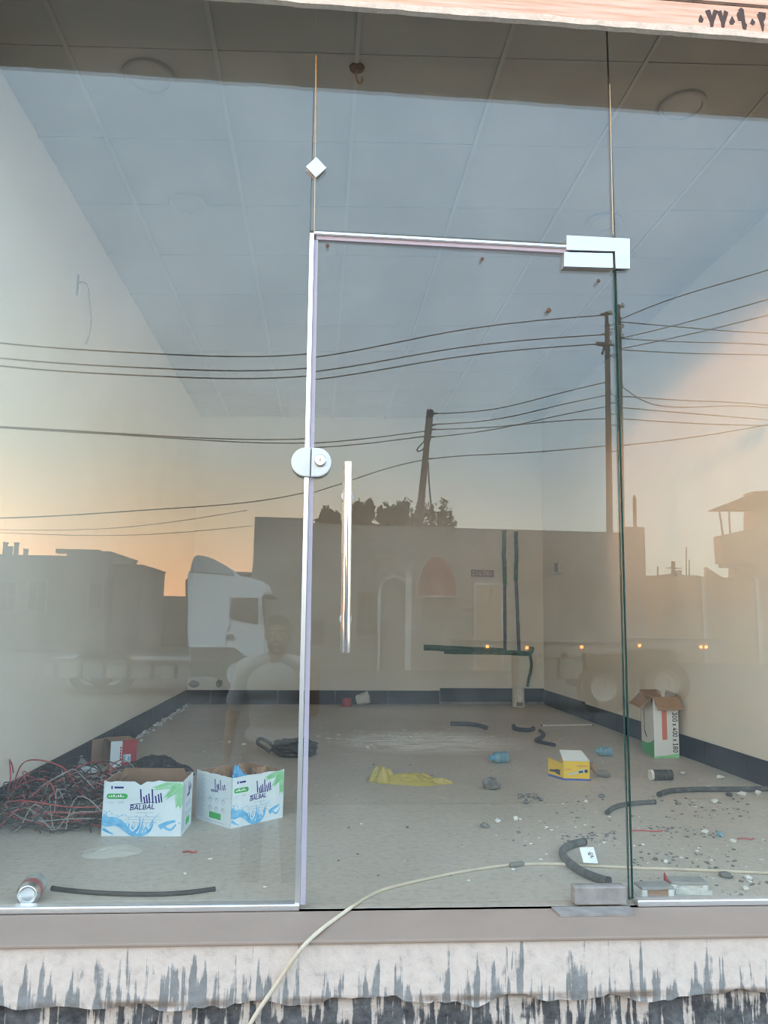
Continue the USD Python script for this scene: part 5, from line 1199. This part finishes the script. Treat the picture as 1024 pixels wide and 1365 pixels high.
tpart('window_trim', [(512, 560), (524, 560), (528, 752), (514, 752)], 2.29, 2.33, 'white_truck', body, .0)
tpart('door_handle', [(305, 805), (345, 805), (360, 848), (303, 842)], 2.29, 2.325, 'truck_grey', body, .01)
tpart('door_gap', [(322, 556), (327, 556), (327, 760), (303, 800), (303, 888), (298, 888), (298, 795), (322, 755)], 2.295, 2.305, 'truck_grey', body, 0)
tpart('windscreen', [(530, 575), (540, 575), (556, 750), (546, 750)], .2, 2.1, 'dark_glass', tk, 0)
tpart('mirror', [(540, 610), (566, 612), (566, 700), (542, 700)], 2.3, 2.5, 'truck_grey', tk, .02)
tpart('mirror_arm', [(520, 622), (545, 622), (545, 630), (520, 630)], 2.28, 2.4, 'truck_grey', tk, 0)
tpart('bumper', [(430, 945), (560, 940), (562, 1080), (430, 1090)], .05, 2.28, 'white_truck', tk, .04)
tpart('fender', [(60, 895), (348, 895), (418, 948), (430, 1090), (60, 1090)], .25, 2.05, 'truck_grey', tk, .02)
tpart('air_stack', [(30, 450), (52, 440), (52, 900), (30, 900)], 1.7, 2.2, 'truck_grey', tk, .02)
def wheel(par, px_, py_, Y, r, w, rim='white_truck', name='wheel'):
    c = street(px_, py_, Y); c = np.array([c[0], -Y, GZ + r])
    t_ = part(name, lathe([(r * .56, 0), (r * .95, 0), (r, .03), (r, w - .03), (r * .95, w), (r * .56, w), (r * .56, 0)], 36, c - [0, w, 0], (0, 1, 0)), M['tyre'], par, smooth=40)
    part('rim', lathe([(0, w * .35), (r * .2, w * .35), (r * .22, w * .6), (r * .42, w * .55), (r * .52, w * .98), (r * .57, w * .98), (r * .57, w * .7), (r * .5, w * .3), (0, w * .3)], 36, c - [0, w, 0], (0, 1, 0)), M[rim], t_, smooth=40)
wheel(tk, 318, 900, Yt + .05, .48, .3); wheel(tk, 120, 900, Yt + .05, .48, .3); wheel(tk, 148, 900, Yt + .05, .48, .3)
a, b = street(60, 879, Yt), street(250, 905, Yt)
part('flat_bed', bx(a[0], b[0], -Yt - 2.3, -Yt, b[2], a[2]), M['deck_board'], tk)
part('bed_rail', bx(a[0], b[0], -Yt, -Yt + .04, a[2] - .06, a[2] + .02), M['render_grey'], tk)
for k in range(6):
    x = a[0] + (b[0] - a[0]) * (k + .5) / 6
    part('bed_stake', bx(x - .04, x + .04, -Yt, -Yt + .03, b[2], a[2] - .06), M['truck_grey'], tk)
part('chassis', bx(a[0], street(340, 900, Yt)[0], -Yt - 1.6, -Yt - .7, GZ + .45, b[2] + .02), M['truck_grey'], tk)

# low flatbed trailer with orange marker lamps
Yl = 13.9
tl = thing('flatbed_trailer', 'low flatbed trailer with orange marker lamps, mirrored across the right half of the door', 'trailer', street(800, 870, Yl) * [1, 1, 0] + [0, 0, GZ])
a, b = street(630, 862, Yl), street(952, 866, Yl, True)
zl = street(776, 862, Yl)[2]
part('deck', bx(a[0], b[0], -Yl - 2.4, -Yl, zl - .10, zl + .09), M['truck_grey'], tl)
part('side_rail', bx(a[0], b[0], -Yl, -Yl + .05, zl - .14, zl + .02), M['render_grey'], tl)
for x, y in ((650, 862), (703, 863.5), (776, 862.5), (853, 860.5), (935, 862.5), (942, 862.5)):
    c = street(x, y, Yl - .07)
    lm = part('marker_lamp', bevel_box(c[0] - .028, c[0] + .028, -Yl + .05, -Yl + .085, c[2] - .028, c[2] + .028, .008, 8), M['lamp_orange'], tl, label='glowing orange marker lamp')
for x in (805, 890):
    wheel(tl, x, 903, Yl, .50, .28, 'render_pale')
for x0, x1 in ((716, 745), (748, 772)):
    a_, b_ = street(x0, 878, Yl), street(x1, 906, Yl)
    part('tool_locker', bevel_box(a_[0], b_[0], -Yl - .5, -Yl - .05, b_[2], a_[2], .02, 6), M['render_grey'], tl)
    part('locker_bracket', bx((a_[0] + b_[0]) / 2 - .05, (a_[0] + b_[0]) / 2 + .05, -Yl - .4, -Yl - .2, a_[2] - .02, zl - .09), M['truck_grey'], tl)
part('axle', bx(street(800, 903, Yl)[0], street(895, 903, Yl)[0], -Yl - 2.2, -Yl - .3, GZ + .42, GZ + .58), M['truck_grey'], tl)
part('spring_beam', bx(street(790, 903, Yl)[0], street(905, 903, Yl)[0], -Yl - .6, -Yl - .35, GZ + .55, zl - .09), M['truck_grey'], tl)
part('landing_leg', bx(street(690, 900, Yl)[0], street(697, 900, Yl)[0], -Yl - .5, -Yl - .35, GZ, zl - .1), M['truck_grey'], tl)
# the next house along the street to the left: its roof keeps the last low sun off the lower half of the shop
t = thing('corner_house', 'grey flat-roofed house further left along the street, past the picture edge', 'building', (-17, -17, GZ))
part('walls', bx(-26, -12.3, -24, -16.5, GZ, 3.05), M['render_grey'], t)
part('parapet_cap', bx(-26.08, -12.22, -24.08, -16.42, 3.05, 3.17), M['render_dark'], t)
for x in (-25, -21.5, -18, -14.5):
    w = part('window', cat_([bx(x - .06, x + 1.26, -16.5, -16.44, GZ + 1.0, GZ + 1.06), bx(x - .06, x + 1.26, -16.5, -16.44, GZ + 2.3, GZ + 2.36), bx(x - .06, x, -16.5, -16.44, GZ + 1.06, GZ + 2.3), bx(x + 1.2, x + 1.26, -16.5, -16.44, GZ + 1.06, GZ + 2.3)]), M['frame_grey'], t)
    part('pane', bx(x, x + 1.2, -16.5, -16.47, GZ + 1.06, GZ + 2.3), M['dark_glass'], w)
#PART4
# ------------------------------------------------------------------ the photographer, mirrored in the left pane
M['skin'] = mat('skin', (0.34, 0.19, 0.125), 0.55, extra={"subsurface_weight": 0.1, "subsurface_scale": 0.01})
M['shirt'] = mat('white_shirt_cloth', (0.62, 0.62, 0.60), 0.85)
M['trousers'] = mat('dark_trousers_cloth', (0.055, 0.055, 0.06), 0.85)
M['hair'] = mat('black_hair', (0.012, 0.010, 0.009), 0.6)
M['shoe'] = mat('brown_sandal', (0.07, 0.045, 0.03), 0.7)
M['eye'] = mat('eye_white', (0.75, 0.73, 0.70), 0.2)
M['phone'] = mat('phone_black', (0.012, 0.012, 0.014), 0.15)
OX, OY = -0.27, -2.74
def W_(x, y, z): return np.array([OX + x, OY + y, GZ + z])
SP = {}
def ball(p, r, n=20):
    return m3.Manifold.sphere(r, n).translate([float(c) for c in p])
def bone(a, ra, b, rb, n=20):
    return m3.Manifold.batch_hull([ball(a, ra, n), ball(b, rb, n)])
def ell(c, r3, n=28):
    return m3.Manifold.sphere(1.0, n).scale([float(q) for q in r3]).translate([float(q) for q in c])
def chain(pts, rs, n=18):
    return [bone(pts[i], rs[i], pts[i + 1], rs[i + 1], n) for i in range(len(pts) - 1)]
def fuse(parts, edge, it=12, lam=.5):
    mm = m3.Manifold.batch_boolean(parts, m3.OpType.Add).refine_to_length(edge)
    e = man(mm); e.merge_vertices()
    trimesh.smoothing.filter_taubin(e, lamb=lam, nu=lam + .03, iterations=it)
    return e
hipL, hipR = W_(-.095, 0, .90), W_(.095, 0, .90)
kneeL, kneeR = W_(-.11, .02, .48), W_(.12, .03, .48)
ankL, ankR = W_(-.12, -.01, .085), W_(.14, .0, .085)
shL, shR = W_(-.185, -.01, 1.385), W_(.185, .0, 1.385)
elL, wrL = W_(-.265, -.03, 1.09), W_(-.285, .06, .85)
elR, wrR = W_(.285, .10, 1.16), W_(.288, .215, 1.40)
def hand(w, fw, pn, side, curl, s=1.0):
    """Wrist position, direction of the fingers, palm normal, thumb side (+1 or -1 along the lateral axis), bend per joint."""
    fw = np.asarray(fw, float) / np.linalg.norm(fw); pn = np.asarray(pn, float); pn -= fw * np.dot(pn, fw); pn /= np.linalg.norm(pn); la = np.cross(pn, fw) * side
    out = [m3.Manifold.batch_hull([ball(w + fw * .01 + la * .016, .016, 14), ball(w + fw * .01 - la * .016, .015, 14), ball(w + fw * .085 + la * .030, .0125, 14), ball(w + fw * .080 - la * .030, .0115, 14)])]
    for k, (lat, L) in enumerate(((.030, .072), (.010, .080), (-.011, .074), (-.030, .058))):
        p = w + fw * (.078 - .004 * abs(k - 1)) + la * lat; d = fw.copy(); a_ = curl * (1 + .12 * k)
        pts = [p]
        for seg, f in enumerate((.46, .31, .23)):
            c, s_ = math.cos(a_ * (.7 if seg == 0 else 1)), math.sin(a_ * (.7 if seg == 0 else 1))
            d, pn2 = d * c + pn * s_, None
            d /= np.linalg.norm(d); p = p + d * L * f; pts.append(p)
            pn = pn
        out += chain(pts, [.0095, .009, .0082, .0072], 12)
    tp0 = w + fw * .022 + la * .026; tp1 = tp0 + fw * .028 + la * .026 + pn * .012; tp2 = tp1 + fw * .030 + la * .008 + pn * .010; tp3 = tp2 + fw * .022 + pn * .006
    return out + chain([tp0, tp1, tp2, tp3], [.0145, .0115, .0100, .0085], 12)
HC = W_(.005, .02, 1.60)
parts_ = [ell(W_(0, 0, .95), (.165, .115, .13)), ell(W_(0, .005, 1.12), (.150, .105, .17)), ell(W_(0, .0, 1.28), (.172, .112, .16)), bone(shL, .055, W_(-.05, 0, 1.43), .055), bone(shR, .055, W_(.05, 0, 1.43), .055), bone(W_(0, -.005, 1.38), .066, HC + [0, -.01, -.09], .055),
          bone(shL, .054, elL, .040), bone(elL, .040, wrL, .027), bone(shR, .054, elR, .040), bone(elR, .040, wrR, .027),
          bone(hipL, .092, kneeL, .058), bone(kneeL, .058, ankL, .040), bone(hipR, .092, kneeR, .058), bone(kneeR, .058, ankR, .040),
          m3.Manifold.batch_hull([ball(ankL, .042), ball(ankL + [0, -.04, -.045], .032), ball(ankL + [-.01, .15, -.055], .028)]), m3.Manifold.batch_hull([ball(ankR, .042), ball(ankR + [0, -.04, -.045], .032), ball(ankR + [.01, .15, -.055], .028)])]
head = [ell(HC + [0, -.008, .02], (.076, .094, .098)), ell(HC + [0, .022, -.045], (.058, .066, .072)), ell(HC + [0, .075, -.10], (.026, .020, .020)),
        m3.Manifold.batch_hull([ball(HC + [0, .084, .012], .010, 10), ball(HC + [0, .108, -.028], .012, 10), ball(HC + [.014, .088, -.034], .009, 10), ball(HC + [-.014, .088, -.034], .009, 10)]),
        bone(HC + [-.020, .083, -.062], .008, HC + [.020, .083, -.062], .008, 10), ell(HC + [.077, -.005, -.005], (.010, .020, .032), 16), ell(HC + [-.077, -.005, -.005], (.010, .020, .032), 16),
        bone(HC + [-.045, .078, .030], .009, HC + [-.012, .084, .030], .009, 10), bone(HC + [.045, .078, .030], .009, HC + [.012, .084, .030], .009, 10)]
hl = hand(wrL, (-.02, .10, -.30), (1, .2, 0), -1, .35)
hr = hand(wrR, (-.05, .05, .10), (-.35, .25, -.05), -1, .55)
pr = thing('person', 'person in a white T-shirt holding up a phone, mirrored left of the door', 'person', (OX, OY, GZ))
bodym = part('body', fuse(parts_ + head + hl + hr, .009, 5, .5), M['skin'], pr, smooth=True)
sl_L, sl_R = shL + (elL - shL) * .72, shR + (elR - shR) * .72
shirt = [ell(W_(0, 0, .97), (.182, .132, .10)), ell(W_(0, .005, 1.12), (.170, .122, .18)), ell(W_(0, .0, 1.28), (.190, .126, .165)), bone(shL, .070, W_(-.05, 0, 1.425), .060), bone(shR, .070, W_(.05, 0, 1.425), .060), bone(shL, .070, sl_L, .066), bone(shR, .070, sl_R, .066)]
sh = m3.Manifold.batch_boolean(shirt, m3.OpType.Add).trim_by_plane([0, 0, 1.0], float(GZ + .885))
for e_, s_ in ((sl_L, shL), (sl_R, shR)):
    d_ = (s_ - e_) / np.linalg.norm(s_ - e_)
sh = sh.refine_to_length(.014)
e = man(sh); e.merge_vertices(); trimesh.smoothing.filter_taubin(e, iterations=8)
q_ = meshkit.fbm(e.vertices * 9, 3, 5); e.vertices = e.vertices + e.vertex_normals * (q_[:, None] - .5) * .018
part('shirt', e, M['shirt'], pr, smooth=True)
part('collar_rib', tube(np.array([W_(.062 * math.cos(s), -.006 + .062 * math.sin(s), 1.452 - .015 * math.sin(s)) for s in np.linspace(0, 2 * np.pi, 30)]), .008, 8), M['shirt'], pr, smooth=True)
tro = [ell(W_(0, 0, .93), (.172, .122, .10)), bone(hipL, .102, kneeL, .075), bone(kneeL, .075, ankL + [0, 0, .02], .062), bone(hipR, .102, kneeR, .075), bone(kneeR, .075, ankR + [0, 0, .02], .062)]
e = man(m3.Manifold.batch_boolean(tro, m3.OpType.Add).trim_by_plane([0, 0, 1.0], float(GZ + .07)).refine_to_length(.016)); e.merge_vertices(); trimesh.smoothing.filter_taubin(e, iterations=6)
part('trousers', e, M['trousers'], pr, smooth=True)
for an in (ankL, ankR):
    part('shoe', man(m3.Manifold.batch_hull([ball(an + [0, -.055, -.052], .036), ball(an + [-.012, .12, -.056], .036), ball(an + [.018, .13, -.058], .034), ball(an + [0, .02, -.02], .046)]).trim_by_plane([0, 0, 1.0], float(GZ + .002))), M['shoe'], pr, smooth=40)
hair = m3.Manifold.batch_boolean([ell(HC + [0, -.016, .030], (.084, .098, .100)), ell(HC + [0, -.03, .0], (.083, .085, .085))], m3.OpType.Add)
hair = hair - m3.Manifold.batch_boolean([ell(HC + [0, .085, -.03], (.068, .075, .095)), ell(HC + [.08, .01, -.03], (.03, .045, .055)), ell(HC + [-.08, .01, -.03], (.03, .045, .055))], m3.OpType.Add)
e = man(hair.refine_to_length(.010)); e.merge_vertices(); e.vertices = e.vertices + e.vertex_normals * (meshkit.fbm(e.vertices * 60, 3, 2)[:, None] - .5) * .010
part('hair', e, M['hair'], pr, smooth=True)
beard = ell(HC + [0, .022, -.066], (.062, .070, .062)) - ell(HC + [0, .06, -.010], (.075, .08, .040)) - ell(HC + [0, .095, -.062], (.022, .03, .010))
e = man(beard.refine_to_length(.008)); part('beard', e, M['hair'], pr, smooth=True)
for s_ in (-1, 1):
    ey = part('eye', trimesh.creation.icosphere(2, .0125), M['eye'], pr, world=False) if 0 else None
    b_ = trimesh.creation.icosphere(2, .0125); b_.apply_translation(HC + [s_ * .030, .074, .010]); ey = part('eye', b_, M['eye'], pr, smooth=True)
    b_ = trimesh.creation.icosphere(2, .0062); b_.apply_translation(HC + [s_ * .030, .0815, .010]); part('iris', b_, M['hair'], ey, smooth=True)
ph_ = thing('phone', 'black phone held up in the right hand of the person', 'phone', (0.028, -2.474, .80))
part('body', bevel_box(-0.006, 0.066, -2.480, -2.4705, .705, .855, .004, 10), M['phone'], ph_, smooth=30)
part('lens', lathe([(0, 0), (.008, 0), (.008, .002), (.006, .0022), (0, .0015)], 20, (0.018, -2.4705, .834), (0, 1, 0)), M['dark_glass'], ph_, smooth=30)
